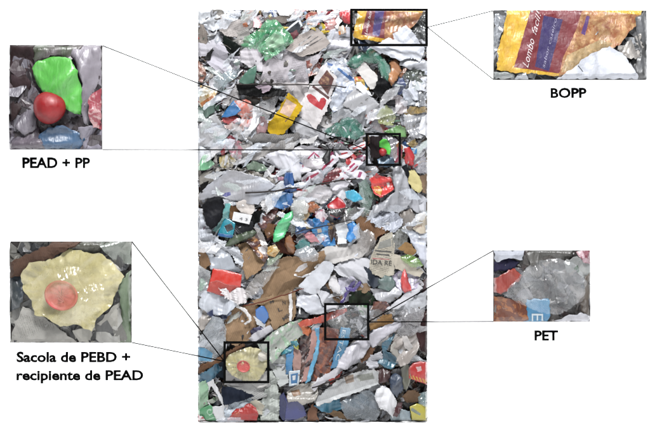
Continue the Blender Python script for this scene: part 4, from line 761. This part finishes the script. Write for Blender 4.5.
b('film_scrap', 'dark teal torn film in the lower right', 'plastic film', 'B', '1f566c', 13, '382,344 388,338 394,334 390,344 386,350 394,355 397,361 390,367 383,364 378,360 383,354', c2='3a7a90')
b('film_scrap', 'white shards left of the dark teal torn film', 'plastic film', 'X', 'c9c9ce', 12, '367,360 374,354 381,350 381,357 376,366 369,368')
b('film_scrap', 'grey flap between the dark teal film and taupe bag', 'plastic film', 'B', 'a8a49c', 12.5, '391,345 395,342 398,354 396,361 391,356')
b('cardboard_scrap', 'brown strip between the two pale rolls', 'cardboard', 'C', '7a5c48', 11, '358,356 368,347 376,345 372,353 362,362')
# --- bottom
b('stick', 'long thin brown wooden stick pointing into the yellow bag frame', 'stick', 'C', '7c5c44', 13, '198,367 208,361 224,353 243,342 246,345 226,358 210,367 198,373', amp=.8, puff=.005)
b('film_scrap', 'crumpled teal blue film under the wooden stick at the left edge', 'plastic film', 'B', '2f7690', 12, '198,375 208,371 216,363 223,362 221,370 212,378 205,383 198,384', c2='1c3a54', amp=1.2)
b('film_scrap', 'dark film between wooden stick and teal blue film', 'plastic film', 'B', '26303c', 10, '212,364 224,356 228,364 226,376 218,376')
ybag = b('plastic_bag', 'pale yellow bag inside the lower left frame', 'plastic bag', 'Y', 'f2eac0', 14, '227,360 231,354 240,350 251,347 260,349 267,354 266,366 260,376 251,380 242,377 234,373 229,367', c2='dcd29a', puff=.008, amp=1.0, lift=.004, radial=(245, 365, 17, .0045))
b('newspaper_sheet', 'newspaper at the lower left corner of the yellow bag frame', 'newspaper', 'N', 'b3b1b0', 12, '226,370 232,369 242,377 250,380 244,384 226,383')
b('paper_sheet', 'pale paper at the right foot of the yellow bag', 'paper', 'P', 'bcbab6', 12, '252,380 261,375 268,370 270,383 258,386')
def cup(ctx, x, y, r, h, label, depth=.2):
    """round tub seen into its open side: rim, wall and ribbed floor"""
    n = 40; V, F = [], []; k = ctx.k
    prof = [(1.0, 0.0), (1.06, .04), (1.0, .08), (.9, .02), (.84, -depth * .5), (.78, -depth * .55), (.35, -depth * .5), (0.02, -depth * .52)]
    for pr, ph in prof:
        for i in range(n):
            a = 2 * math.pi * i / n; rr = r * pr * (1 + .05 * math.sin(2 * a + .7)) ; rb = .03 * math.sin(9 * a) if .3 < pr < .8 else 0
            V.append(ctx.w(x + rr * math.cos(a), y + rr * .96 * math.sin(a), h + (ph + rb) * r * k))
    for j in range(len(prof) - 1):
        for i in range(n): F.append((j * n + i, (j + 1) * n + i, (j + 1) * n + (i + 1) % n, j * n + (i + 1) % n))
    o = mesh_obj('tub', V, F, MAT['R'], lin('dc6a64', ALB), lin('dc6a64', ALB), ctx.w(x, y + r, h), None, True, .0012); o['label'] = label; o['category'] = 'tub'
    if r < 10: return
    V, F = [], []
    for q in range(5):
        a = -.5 + q * .42; b0 = len(V)
        for s in range(9):
            t = s / 8 * .8 + .05; cx, cy = x + r * (.15 - .5 * t * math.cos(a)), y + r * (.25 + .2 - .75 * t * math.sin(a) - .3 * t)
            for e in (-1, 1): V.append(ctx.w(cx + e * r * .05 * math.sin(a), cy - e * r * .05 * math.cos(a), h + r * k * (-depth * .44 + .05 * e)))
        F += [(b0 + 2 * s, b0 + 2 * s + 1, b0 + 2 * s + 3, b0 + 2 * s + 2) for s in range(8)]
    mesh_obj('floor_rib', V, F, MAT['K'], lin('dc746c', ALB), lin('dc746c', ALB), tuple(ctx.w(x, y + r, h)), o, True, .001)
cup(BALE, 244.4, 364.6, 6.0, .077, 'small round red tub lying in the pale yellow bag of the bale')
b('paper_scrap', 'small round white lump at the upper right of the yellow bag', 'paper scrap', 'P', 'd8d4c8', 17, '260,353 263,351 267,353 267,357 263,359 260,357', puff=.006)
b('film_scrap', 'dark scrap above the yellow bag in its frame', 'plastic film', 'B', '2e2a28', 11, '246,345 258,343 262,348 252,349')
b('plastic_sheet', 'grey green film corner in the upper right of the yellow bag frame', 'plastic film', 'F', '9aa59a', 12, '258,341 269,341 270,352 262,350', c2='b8c0b6')
b('film_scrap', 'dark navy wedge below the yellow bag frame', 'plastic film', 'B', '252c3c', 13, '224,385 236,388 254,394 246,398 234,400 226,403 223,397', c2='3a4252')
b('newspaper_sheet', 'printed paper strip directly below the yellow bag frame', 'newspaper', 'N', 'b4b4b2', 12, '226,383 262,382 270,384 266,394 256,398 246,392 236,388')
b('film_strip', 'white plastic loop with dark opening at the lower left', 'plastic film', 'B', 'c9c9ca', 13, '208,383 214,379 219,388 224,400 228,403 224,420 219,420 212,406 209,398 213,404 222,403 218,394 213,386 210,392', c2='dadada', amp=.6)
b('label_sheet', 'pale green film strip at the left edge above the green box', 'plastic film', 'B', '7fae86', 11, '198,384 207,380 209,390 208,402 200,409 198,408', c2='a4c4a8')
gb = b('carton', 'green carton with a white spiral logo in the lower left corner', 'carton', 'K', '579a6c', 13, '198.4,409 204,406 211,403 218,408 223,420.4 198.4,420.4', rough=.2, c2='6cae80', amp=2,
  marks=[('spiral_logo', 'a8ceb0', [(211 + 3.4 * math.cos(a) , 410.5 + 3.2 * math.sin(a)) for a in np.linspace(0, 5.4, 16)] + [(211 + 2.1 * math.cos(a), 410.5 + 2.0 * math.sin(a)) for a in np.linspace(5.4, 0, 14)], None), ('white_line', 'a8ceb0', '207,418 219,414 219.3,415 207.4,419.2', None)])
b('film_scrap', 'red and white scrap in the bottom left corner', 'wrapper', 'W', 'c04a52', 15, '198.4,414 203,415 207,420.4 198.4,420.4', c2='dcd8d8')
b('film_sheet', 'bluish white film above the red carton at the bottom', 'plastic film', 'X', 'bcc6d0', 12, '226,409 231,403 239,399 250,396 253,401 244,406 236,411 227,416')
b('carton', 'red carton with yellow print at the bottom edge', 'carton', 'B', 'a8231e', 14, '228,420.4 231,413 238,408 250,403 255,406 258,412 256,420.4', amp=.8, c2='c23028', marks=[('yellow_print', ('b8642c', 'b02c22'), '233,412 240,409 241,415 235,418', None)])
b('film_scrap', 'cream crumpled flap at the right of the red carton', 'paper', 'P', 'cfc9b8', 14, '251,402 257,399 264,404 262,412 257,410')
b('film_scrap', 'dark green scrap at the bottom edge right of the red carton', 'plastic film', 'B', '2f5a40', 12, '256,412 262,411 265,420.4 255,420.4')
b('paper_sheet', 'tall crumpled whitish film column at the bottom edge', 'plastic film', 'X', 'b4b9b2', 12, '269,372 277,366 279,378 277,386 281,396 279,408 279,420.4 262,420.4 259,407 264,396 267,386')
b('paper_sheet', 'grey white paper between greenish carton and small white box', 'paper', 'P', 'b5b8b6', 11, '270,362 278,354 286,354 287,370 288,380 280,384 276,372')
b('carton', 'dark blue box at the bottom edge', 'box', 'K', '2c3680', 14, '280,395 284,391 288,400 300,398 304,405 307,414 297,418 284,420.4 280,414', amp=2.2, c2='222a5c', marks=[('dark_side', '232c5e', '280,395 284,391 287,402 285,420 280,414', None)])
b('film_sheet', 'silver grey crumpled bag with an orange patch above the blue box', 'plastic bag', 'B', '9c978f', 14, '288,391 299,384 315,381 317,392 314,398 303,402 298,398 290,400', c2='b5b0a8', amp=1.2, marks=[('orange_patch', '96704c', '291,390 299,388 301,393 294,395', None)])
b('film_scrap', 'flesh coloured stick end at the bottom edge right of the blue box', 'cardboard', 'C', '93705c', 13, '307,420.4 309,408 312,403 317,407 319,420.4')
lit = b('carton_tube', 'large light grey crushed box with printed label in the lower right', 'carton', 'C', 'b5b6b6', 16, '314,399 325,389 335,381 346,373 360,370 374,367.5 378,371 379,382 366,387 340,396 317,404', c2='9a9c9c', amp=1.4, tilt=(0, .18), marks=[('brown_label', '8a7868', '344,375 353,373 354,380 346,382', None), ('printed_text', '83857e', '356,374 372,371 374,377 358,380', None), ('white_front', 'c6c8c8', '316,400.6 338,393 366,384 378.8,380.4 378.8,382 366,387 340,396 317,404', None)])
b('film_sheet', 'torn white film above the grey crushed box', 'plastic film', 'P', 'c4c2c6', 15, '312,385 322,376 333,369 345,361.6 343,368 336,374 322,382 315,389')
b('film_scrap', 'teal blue film under the grey crushed box', 'plastic film', 'B', '2f7a9a', 12, '315,404 326,400 338,398 343,406 332,411 322,409', c2='4f98b4')
b('plastic_bag', 'smoky clear bag under the grey crushed box', 'plastic bag', 'F', '7a848c', 13, '341,400 354,394 368,389 374,394 379,406 376,418 360,420.4 347,416 343,408', c2='98a2aa', puff=.012)
b('cardboard_strip', 'brown wooden strips at the bottom edge below the teal film', 'cardboard', 'C', '7e6850', 12, '326,412 336,409 346,413 352,420.4 344,420.4 336,415')
b('film_scrap', 'pale grey film corner at the bottom edge left of the smoky bag', 'plastic film', 'B', 'a4a6a8', 11, '332,420.4 336,415 343,418 345,420.4')
b('paper_lump', 'bright white crumpled tissue lump in the lower right', 'tissue', 'P', 'e6e6e8', 16, '375,394 377,388 382,385 388,388 392,394 395,402 392,416 387,409 379,404', puff=.014, amp=1.2)
b('film_scrap', 'dark maroon lump above the white tissue', 'plastic film', 'B', '4e2e2e', 13, '375,372 382,368 389,371 387,379 379,381', puff=.006)
b('plastic_bag', 'dark navy bag right of the white tissue', 'plastic bag', 'B', '343f54', 13, '389,377 395,373 401,377 402,386 396,395 391,391', c2='505c70', puff=.008)
b('film_scrap', 'grey green film left of the red and yellow striped box', 'plastic film', 'B', '767668', 12, '401,368 407,362 409,376 406,388 402,386', c2='8e8e82')
st = b('carton', 'red box with yellow diagonal stripes at the right edge', 'carton', 'K', 'b82a26', 15, '408,366 412,362 419,360 427,361 427,384 417,380 408,377', amp=2.5, rough=.2,
  marks=[('yellow_stripe', 'd2aa48', f'{x},{y} {x+1.5},{y+.4} {x+3.3},{y+4.6} {x+1.7},{y+4.2}', None) for x, y in ((408.4, 373), (411.6, 374), (414.8, 375), (418, 376), (421.2, 377), (423.8, 377.9))] + [('white_print', 'cfb0ae', '415,366 420,365 421,369 417,370', None)])
b('cardboard_lump', 'brown crumpled lump in the lower right corner', 'cardboard', 'C', '6e5844', 13, '401,395 408,389 415,389 421,394 418,401 410,401 404,400', puff=.008, amp=1.5)
b('carton', 'yellow green box in the lower right corner', 'carton', 'K', 'b9b04a', 13, '409,405 416,402 427,404 427,420.4 411,419', amp=2.5, c2='8a9a4a', marks=[('grey_edge', '8a9488', '411,406 420,412 419,414 410,409', None)])
b('film_scrap', 'pale blue film behind the yellow green box', 'plastic film', 'F', '8fa6a8', 11, '417,394 427,390 427,405 419,402', c2='aebfc0')
b('film_scrap', 'grey blue crumpled film left of the yellow green box', 'plastic film', 'B', '7e8c94', 11, '391,415 399,408 408,410 410,420.4 392,420.4', c2='a0abb0')
b('film_scrap', 'dark red curl beside the white tissue', 'plastic film', 'B', '5c2e34', 14, '393,412 396,404 401,402 400,408 396,414')

# ------------------------------------------------------------------ baling wires
WIRE = plain('steel_wire', (.02, .018, .017), .45)
def wire(label, P, h, r=.0016, c='1e1b1a'):
    Q = []
    for i in range(len(P) - 1):
        for s in range(8):
            t = s / 8; Q.append(BALE.w(P[i][0] + t * (P[i + 1][0] - P[i][0]), P[i][1] + t * (P[i + 1][1] - P[i][1]) + .5 * math.sin(i + t * 3.1), h + .002 * math.sin(3 * t + i)))
    Q.append(BALE.w(P[-1][0], P[-1][1], h))
    o = tube('baling_wire', Q, r * 1.25, lin(c), MAT['D']); o['label'] = label; o['category'] = 'wire'; o['group'] = 'wires holding the bale'
wire('black baling wire running level across the heart carton', [(236, 85.5), (258, 85), (285, 85.5), (312, 86.5), (330, 87), (346, 88.5)], .06)
wire('dark baling cord slanting across the middle of the bale', [(246, 193), (274, 191), (292, 188), (312, 186), (335, 182), (356, 179)], .058, .0022)
wire('thin brown baling wire over the large torn cardboard', [(244, 305), (262, 301), (285, 294), (304, 288)], .056, .0016, '3c2018')
wire('dark baling wire above the grey crushed box at the bottom', [(312, 386), (325, 381), (345, 374), (366, 362)], .072, .0018)
wire('dark baling wire over the blue film in the centre', [(292, 234), (305, 229), (330, 225), (352, 220)], .06, .0014)

# ------------------------------------------------------------------ four enlarged detail panels on the wall
def panel(rect, mag, label, h=.012):
    x0, y0, x1, y1 = rect; c = Ctx(YW - h, rect, mag, 1.15)
    a = c.w(x0, y1, 0); bb = c.w(x1, y0, 0)
    V, F = box_mesh(a[0], bb[0], YW - h + .001, YW - .001, a[2], bb[2])
    o = mesh_obj('detail_panel', V, F, MAT['C'], lin('4a4644', ALB), lin('35312f', ALB), ((a[0] + bb[0]) / 2, YW - .006, a[2]), None, False)
    o['label'] = label; o['category'] = 'panel'; o['group'] = 'detail panels beside the bale'
    return c
def stuff_fill(ctx, label, pal, n, seed):
    rr = random.Random(seed); V, F, C = [], [], []; x0, y0, x1, y1 = ctx.rect
    for _ in range(n):
        x, y, r = rr.uniform(x0, x1), rr.uniform(y0, y1), rr.uniform(3, 7) * ctx.mag; c = lin(rr.choice(pal), ALB * rr.uniform(.75, 1.1)); m = rr.randint(4, 6); b0 = len(V); hb = rr.uniform(.003, .011); ta, tb = rr.gauss(0, .12), rr.gauss(0, .12)
        th = rr.uniform(0, 6.28); asp = rr.uniform(.3, 1)
        for ring, q in ((0, 0), (1, .5), (2, 1)):
            for k in range(m if ring else 1):
                a = 6.2832 * k / m; rad = q * r * rr.uniform(.7, 1.2); u, v = rad * math.cos(a), asp * rad * math.sin(a)
                V.append(ctx.w(min(max(x + u * math.cos(th) - v * math.sin(th), x0), x1), min(max(y + u * math.sin(th) + v * math.cos(th), y0), y1), max(.002, hb + (u * ta + v * tb) * S + rr.gauss(0, .0012)))); C.append(c)
        for k in range(m):
            k2 = (k + 1) % m; F += [(b0, b0 + 1 + k2, b0 + 1 + k), (b0 + 1 + k, b0 + 1 + k2, b0 + 1 + m + k2), (b0 + 1 + k, b0 + 1 + m + k2, b0 + 1 + m + k)]
    stuff('scrap_bed', label, V, F, C, MAT['B'])

# cup and cap panel
c1 = panel((10, 45, 102, 149.4), 2.6, 'square detail panel showing the green cup and red cap')
stuff_fill(c1, 'dark crumpled scraps behind the enlarged green cup', '4a3c40 6a5c62 7a7278 3a2e34 8c8892 5a4a50'.split(), 170, 21)
i1 = lambda *a, **k: sheet(c1, *a, **k)
i1('film_sheet', 'dark brown film in the left corner of the green cup panel', 'plastic film', 'B', '3c2e2e', 1, '10,45 36,45 34,70 30,95 16,120 10,122', c2='55464a')
i1('film_sheet', 'grey brown film along the top of the green cup panel', 'plastic film', 'B', '6f6668', 2, '30,45 84,45 74,60 52,56 36,64', c2='4a5a3c')
i1('film_sheet', 'wide grey film arching round the enlarged green cup', 'plastic film', 'B', '8c868e', 2, '62,45 102,45 102,110 88,128 82,112 84,84 76,62', c2='a8a2aa', amp=.8, fold=.4)
i1('film_sheet', 'grey film wedge left of the enlarged red cap', 'plastic film', 'B', '938c94', 3, '16,128 24,106 33,84 42,98 36,114 38,128 26,136', c2='77727c')
i1('film_sheet', 'mauve film in the lower left of the green cup panel', 'plastic film', 'B', '7c727c', 2, '10,122 22,118 40,128 46,149.4 10,149.4', c2='5a5560')
i1('film_sheet', 'blue film under the enlarged red cap', 'plastic film', 'B', '54779a', 4, '40,137 50,128 64,126 78,132 86,140 80,149.4 46,149.4', c2='3a5676')
i1('film_sheet', 'pale bluish film below the blue film in the green cup panel', 'plastic film', 'F', '93a2b0', 5, '44,140 60,142 74,144 72,149.4 42,149.4')
i1('wrapper', 'pink red wrapper at the right edge of the green cup panel', 'wrapper', 'W', 'a84a58', 4, '90,100 96,92 102,88 102,130 94,128 90,116', c2='c8a0a0')
i1('film_sheet', 'grey film in the lower right of the green cup panel', 'plastic film', 'B', '8a8590', 3, '80,128 92,126 102,130 102,149.4 84,149.4', c2='a19caa')
i1('plastic_cup', 'enlarged crushed bright green cup in the square panel', 'cup', 'B', '64c052', 11, '34,69 38,63 46,60 54,57 64,58 73,60 77,67 80,76 83,88 84,102 82,115 74,113 64,108 56,98 46,94 38,84', c2='7cd46a', amp=1.0, fold=.9, puff=.008, rough=.5, tilt=(0, -.03), lift=.006)
cap_ball(c1, 51.5, 108.5, 16.2, .05, 'large round red cap in front of the green cup in the square panel')
# snack bag panel
c2_ = panel((493.5, 10.4, 646, 79.6), 2.0, 'wide detail panel showing the yellow snack bag')
stuff_fill(c2_, 'grey crumpled scraps behind the enlarged snack bag', '8a8a8c b4b6ba 5c5a58 d5d8dc 44484c'.split(), 170, 22)
i2 = lambda *a, **k: sheet(c2_, *a, **k)
i2('film_sheet', 'crinkled grey white film in the left corner of the snack bag panel', 'plastic film', 'M', 'b4b8be', 3, '493.5,10 507,10 503,28 497,48 493.5,56', c2='70747a')
big = i2('snack_bag', 'enlarged yellow and maroon snack bag in the wide panel', 'snack bag', 'W', 'e6be46', 6, '496,70 497,50 502,34 507,10 642,10 638,24 628,32 618,46 604,52 586,60 570,78 540,75 512,73', c2='dcb040', amp=.32,
  marks=[('maroon_panel', '82222e', '530,10 590,10 582,26 570,52 558,74 513,68', None), ('purple_panel', '453870', '543,16 562,20 555,46 548,71.6 534,67', None),
         ('picture_panel', ('c8a072', 'a4603e'), '582,10 646,16 640,40 622,50 606,60 590,66 574,80 557,80 562,58 572,38', None), ('pale_food_print', ('ccb48e', 'b09468'), '560,73 566,56 578,50 600,40 612,44 606,49 592,54 576,70', None), ('purple_tag', '6a4a86', '580,34 586,16 589,17 584,36', None)])
lettering(big, c2_, 'Lombo', 527, 68.5, 534, 40, 6.2, 'e0d2d2', 0, .5)
lettering(big, c2_, 'facil!', 535, 36, 541, 12, 5.6, 'e0d2d2', 0, .5)
lettering(big, c2_, 'sabor caseiro', 543.6, 68.6, 556.5, 19, 3.0, 'b4aecb', 0, .3)
i2('cloth_sheet', 'enlarged white sheet in front of the snack bag in the wide panel', 'plastic sheet', 'P', 'dcdfe6', 10, '556,79.6 574,67 590,54 608,47 620,54 630,68 637,79.6', amp=.9, lift=.006, marks=[('seam_line', '6a6c72', '577,66 582,72 581.2,72.6 576.2,66.8', None)])
i2('film_sheet', 'ragged white film edge at the right of the snack bag panel', 'plastic film', 'X', 'b9b4ae', 5, '616,50 626,42 640,34 642,52 634,60 622,58')
i2('film_sheet', 'dark grey film at the right edge of the snack bag panel', 'plastic film', 'B', '5c5c5c', 3, '634,20 646,10 646,79.6 632,79.6 628,62 640,56', c2='84868a')
i2('film_scrap', 'white scrap at the bottom left of the snack bag panel', 'plastic film', 'P', 'c9ccd0', 8, '514,79.6 518,74 525,73 528,79.6')
i2('film_scrap', 'grey green scrap in the bottom left corner of the snack bag panel', 'plastic film', 'B', '6c7270', 4, '493.5,72 506,73 514,76 512,79.6 493.5,79.6', c2='a4a8a8')
# yellow bag panel
c3 = panel((10.4, 241.4, 131.6, 342.6), 2.6, 'square detail panel showing the yellow bag with the red tub')
stuff_fill(c3, 'grey crumpled scraps behind the enlarged yellow bag', '8f8d86 5a5a58 b5b4ae 3a3c40 a4a29a'.split(), 170, 23)
i3 = lambda *a, **k: sheet(c3, *a, **k)
i3('stick', 'enlarged brown wooden stick in the corner of the yellow bag panel', 'stick', 'C', '6f5648', 4, '10,262 34,252 60,241 84,241 60,254 34,268 22,276 10,278', c2='4a3830', amp=1.5, puff=.006)
i3('film_sheet', 'dark olive film along the top of the yellow bag panel', 'plastic film', 'B', '4c4a40', 2, '58,256 84,241 108,241 100,252 80,254', c2='6a6a58')
i3('film_sheet', 'grey green film corner at the top right of the yellow bag panel', 'plastic film', 'F', '9aa298', 4, '96,241 131.6,241 131.6,264 116,262 104,250', c2='b8beb4')
i3('film_sheet', 'dark blue film at the left edge of the yellow bag panel', 'plastic film', 'B', '2c3c4c', 2, '10,272 22,276 26,292 22,306 10,312', c2='4a5050')
i3('newspaper_sheet', 'enlarged newspaper corner in the yellow bag panel', 'newspaper', 'N', 'aeaca6', 4, '10,342.6 14,330 24,306 40,314 52,322 78,342.6', amp=.5)
i3('paper_sheet', 'pale paper at the right foot of the enlarged yellow bag', 'paper', 'P', 'b0aea6', 4, '74,330 96,326 112,308 122,300 118,330 112,342.6 80,342.6')
i3('film_sheet', 'green grey film strip at the right edge of the yellow bag panel', 'plastic film', 'B', '8a9a80', 4, '120,282 131.6,270 131.6,342.6 118,342.6 122,312', c2='5a7050')
i3('plastic_bag', 'enlarged pale yellow bag holding a red tub in the square panel', 'plastic bag', 'Y', 'f2e9b8', 6, '23,275 32,262 56,258 70,249 88,252 104,254 116,264 126,276 117,292 112,306 98,318 93,331 78,324 62,326 50,317 36,314 33,300 25,290', c2='dcd29a', puff=.008, amp=.9, lift=.012, radial=(66, 296, 23, .009))
i3('paper_scrap', 'enlarged white lump at the upper right of the yellow bag', 'paper scrap', 'P', 'd3d0c4', 11, '104,268 110,262 119,266 121,274 114,279 107,276', puff=.006, amp=.5)
cup(c3, 64.5, 294.5, 15.2, .077, 'large round red tub lying in the enlarged yellow bag')
i3('film_fold', 'thin clear film fold lying over the enlarged red tub', 'plastic film', 'G', 'eadba6', 6, '34,282 52,268 84,266 106,280 108,304 88,322 60,322 38,308', c2='f4ecc8', amp=.5, lift=.062)
# clear bottle panel
c4 = panel((493.4, 250.4, 589.6, 321.6), 2.0, 'small detail panel showing the crushed clear bottle')
stuff_fill(c4, 'dark crumpled scraps behind the enlarged clear bottle', '5a5450 77757a 3a3634 8a8480 4a3a38'.split(), 170, 24)
i4 = lambda *a, **k: sheet(c4, *a, **k)
i4('film_sheet', 'white flap in the upper left corner of the clear bottle panel', 'paper', 'P', 'b9bcc4', 5, '493,250 524,250 522,260 508,258 496,262', amp=.7)
i4('film_sheet', 'navy film under the white flap in the clear bottle panel', 'plastic film', 'B', '2f3048', 3, '493,262 508,257 520,262 512,270 493,272', c2='44405c')
i4('film_sheet', 'red film band in the clear bottle panel', 'plastic film', 'B', 'a64238', 4, '493,278 506,272 522,266 528,272 512,286 500,294 493,292', c2='c0685c', amp=.6)
i4('magazine', 'enlarged brown orange magazine in the corner of the clear bottle panel', 'magazine', 'W', '7a4630', 3, '493,296 506,298 526,304 528,321.6 493,321.6', c2='aa7044', amp=.5)
i4('film_sheet', 'dark grey film along the top of the clear bottle panel', 'plastic film', 'B', '55534f', 3, '524,250 572,250 570,262 548,260 530,266', c2='6e6c68')
i4('film_sheet', 'white film with a green dot in the clear bottle panel', 'plastic film', 'P', 'aeb0ae', 4, '562,262 576,256 589.6,262 589.6,276 576,280 566,272', marks=[('green_dot', '3f6a40', '573,268 577,265 579,271 576,274', None)])
i4('wrapper', 'magenta spotted wrapper in the upper right of the clear bottle panel', 'wrapper', 'W', '8a2c48', 5, '574,250 589.6,250 589.6,264 582,262', c2='c8a8b0')
i4('cardboard_scrap', 'brown grey film at the right edge of the clear bottle panel', 'plastic film', 'B', '7c7268', 3, '584,276 589.6,272 589.6,316 580,312', c2='5a524c')
i4('film_sheet', 'white film in the lower right corner of the clear bottle panel', 'plastic film', 'B', 'b5b5ba', 5, '552,321.6 566,315 580,312 589.6,316 589.6,321.6', c2='cfcfd4')
big4 = i4('strap', 'enlarged blue strip with a white letter in the clear bottle panel', 'strap', 'B', '3f8cb8', 6, '526,299 547,298 549,308 547,321.6 523,321.6', c2='5aa0c4', amp=.3)
lettering(big4, c4, 'E', 531, 313.4, 531, 320.6, 11, 'd8e4ea', 0)
i4('plastic_bottle', 'enlarged crushed clear bottle in the small panel', 'bottle', 'G', 'd8dde0', 8, '501,293 514,280 524,268 538,260 556,258 574,264 584,280 582,294 572,306 556,314 540,312 520,304', c2='f2f4f6', puff=.016, amp=1.1, fold=2.4, lift=.012)

# ------------------------------------------------------------------ black marker frames on the bale and leader lines to the panels
def frame(label, x0, y0, x1, y1, t, h):
    c = Ctx(-h, None); V, F = [], []
    a = [c.w(x, y, 0) for x, y in ((x0, y0), (x1, y0), (x1, y1), (x0, y1))]; q = [c.w(x, y, 0) for x, y in ((x0 + t, y0 + t), (x1 - t, y0 + t), (x1 - t, y1 - t), (x0 + t, y1 - t))]
    for d in (0, .004): V += [(p[0], p[1] + d, p[2]) for p in a] + [(p[0], p[1] + d, p[2]) for p in q]
    for i in range(4):
        j = (i + 1) % 4; F += [(i, j, 4 + j, 4 + i), (8 + j, 8 + i, 12 + i, 12 + j), (j, i, 8 + i, 8 + j), (4 + i, 4 + j, 12 + j, 12 + i)]
    me = bpy.data.meshes.new('marker_frame'); o0 = a[3]; me.from_pydata([tuple(np.subtract(v, o0)) for v in V], [], F); me.materials.append(BLACK)
    o = bpy.data.objects.new('marker_frame', me); o.location = o0; col.objects.link(o); o['label'] = label; o['category'] = 'frame'; o['group'] = 'black frames on the bale'
FH = .078
frame('wide black frame round the snack bag at the top right of the bale', 350, 8.2, 428, 46.2, 2.6, FH)
frame('small square black frame round the red cap and green cup', 365.6, 132.8, 401, 166, 2.4, FH)
frame('black frame round the clear bottle in the lower right of the bale', 324, 303, 369.4, 340.6, 2.4, FH)
frame('black frame round the yellow bag in the lower left of the bale', 223.4, 341.4, 269.4, 383.4, 2.4, FH + .014)
def leader(label, x0, y0, x1, y1, h1=FH - .002):
    """a thin cord lying along the wall, led up over the side of the bale and across its face to the frame"""
    edge = BALE.rect[0] - .8 if x0 < 198 else BALE.rect[2] + .8
    ft = (edge - x0) / (x1 - x0); ye = y0 + ft * (y1 - y0)
    P = [Ctx(YW - .004, None).w(x0, y0, 0)]
    if (edge - x1) * (edge - x0) < 0:
        P += [Ctx(YW - .006, None).w(edge, ye, 0), Ctx(-h1 + .006, None).w(edge, ye, 0)]
        for q in range(1, 10): P.append(Ctx(-h1, None).w(edge + (x1 - edge) * q / 10, ye + (y1 - ye) * q / 10, 0))
    P.append(Ctx(-h1, None).w(x1, y1, 0))
    o = tube('leader_line', P, .0019, (.01, .01, .01), BLACK); o['label'] = label; o['category'] = 'line'; o['group'] = 'thin black lines from panels to frames'
leader('thin black line from the top corner of the green cup panel', 102.5, 45.4, 366, 149.6)
leader('thin level black line from the bottom corner of the green cup panel', 102.5, 149.6, 366, 149.9)
leader('thin black line up to the top corner of the snack bag panel', 493.4, 10.6, 428, 27)
leader('thin black line down to the bottom corner of the snack bag panel', 493.4, 79.4, 428, 27.6)
leader('thin black line from the top corner of the yellow bag panel', 132, 241.6, 224, 361)
leader('thin black line from the bottom corner of the yellow bag panel', 132, 342.6, 224, 361.4)
leader('thin slanting black line to the top corner of the clear bottle panel', 493.4, 250.6, 369, 321.6)
leader('thin level black line to the bottom corner of the clear bottle panel', 493.4, 321.6, 369, 322)

# ------------------------------------------------------------------ captions printed on the wall
def caption(s, x0, x1, base, cap, label):
    P, F = fit_text(s, x0, base, x1, base, cap, .038)
    c = Ctx(YW - .0015, None)
    me = bpy.data.meshes.new('caption_lettering'); me.from_pydata([c.w(p[0], p[1], 0) for p in P], [], F); me.materials.append(INK)
    o = bpy.data.objects.new('caption_lettering', me); col.objects.link(o); o.parent = wall; o['label'] = label
caption('PEAD + PP', 22.3, 90.2, 167.6, 9.6, 'bold black lettering PEAD + PP under the green cup panel')
caption('BOPP', 550.4, 586.6, 97.4, 9, 'bold black lettering BOPP under the snack bag panel')
caption('PET', 534.4, 558.2, 340.2, 9.2, 'bold black lettering PET under the clear bottle panel')
caption('Sacola de PEBD +', 16.4, 130.4, 361.8, 9.4, 'first bold line Sacola de PEBD + under the yellow bag panel')
caption('recipiente de PEAD', 16.4, 143.4, 380, 9.4, 'second bold line recipiente de PEAD under the yellow bag panel')
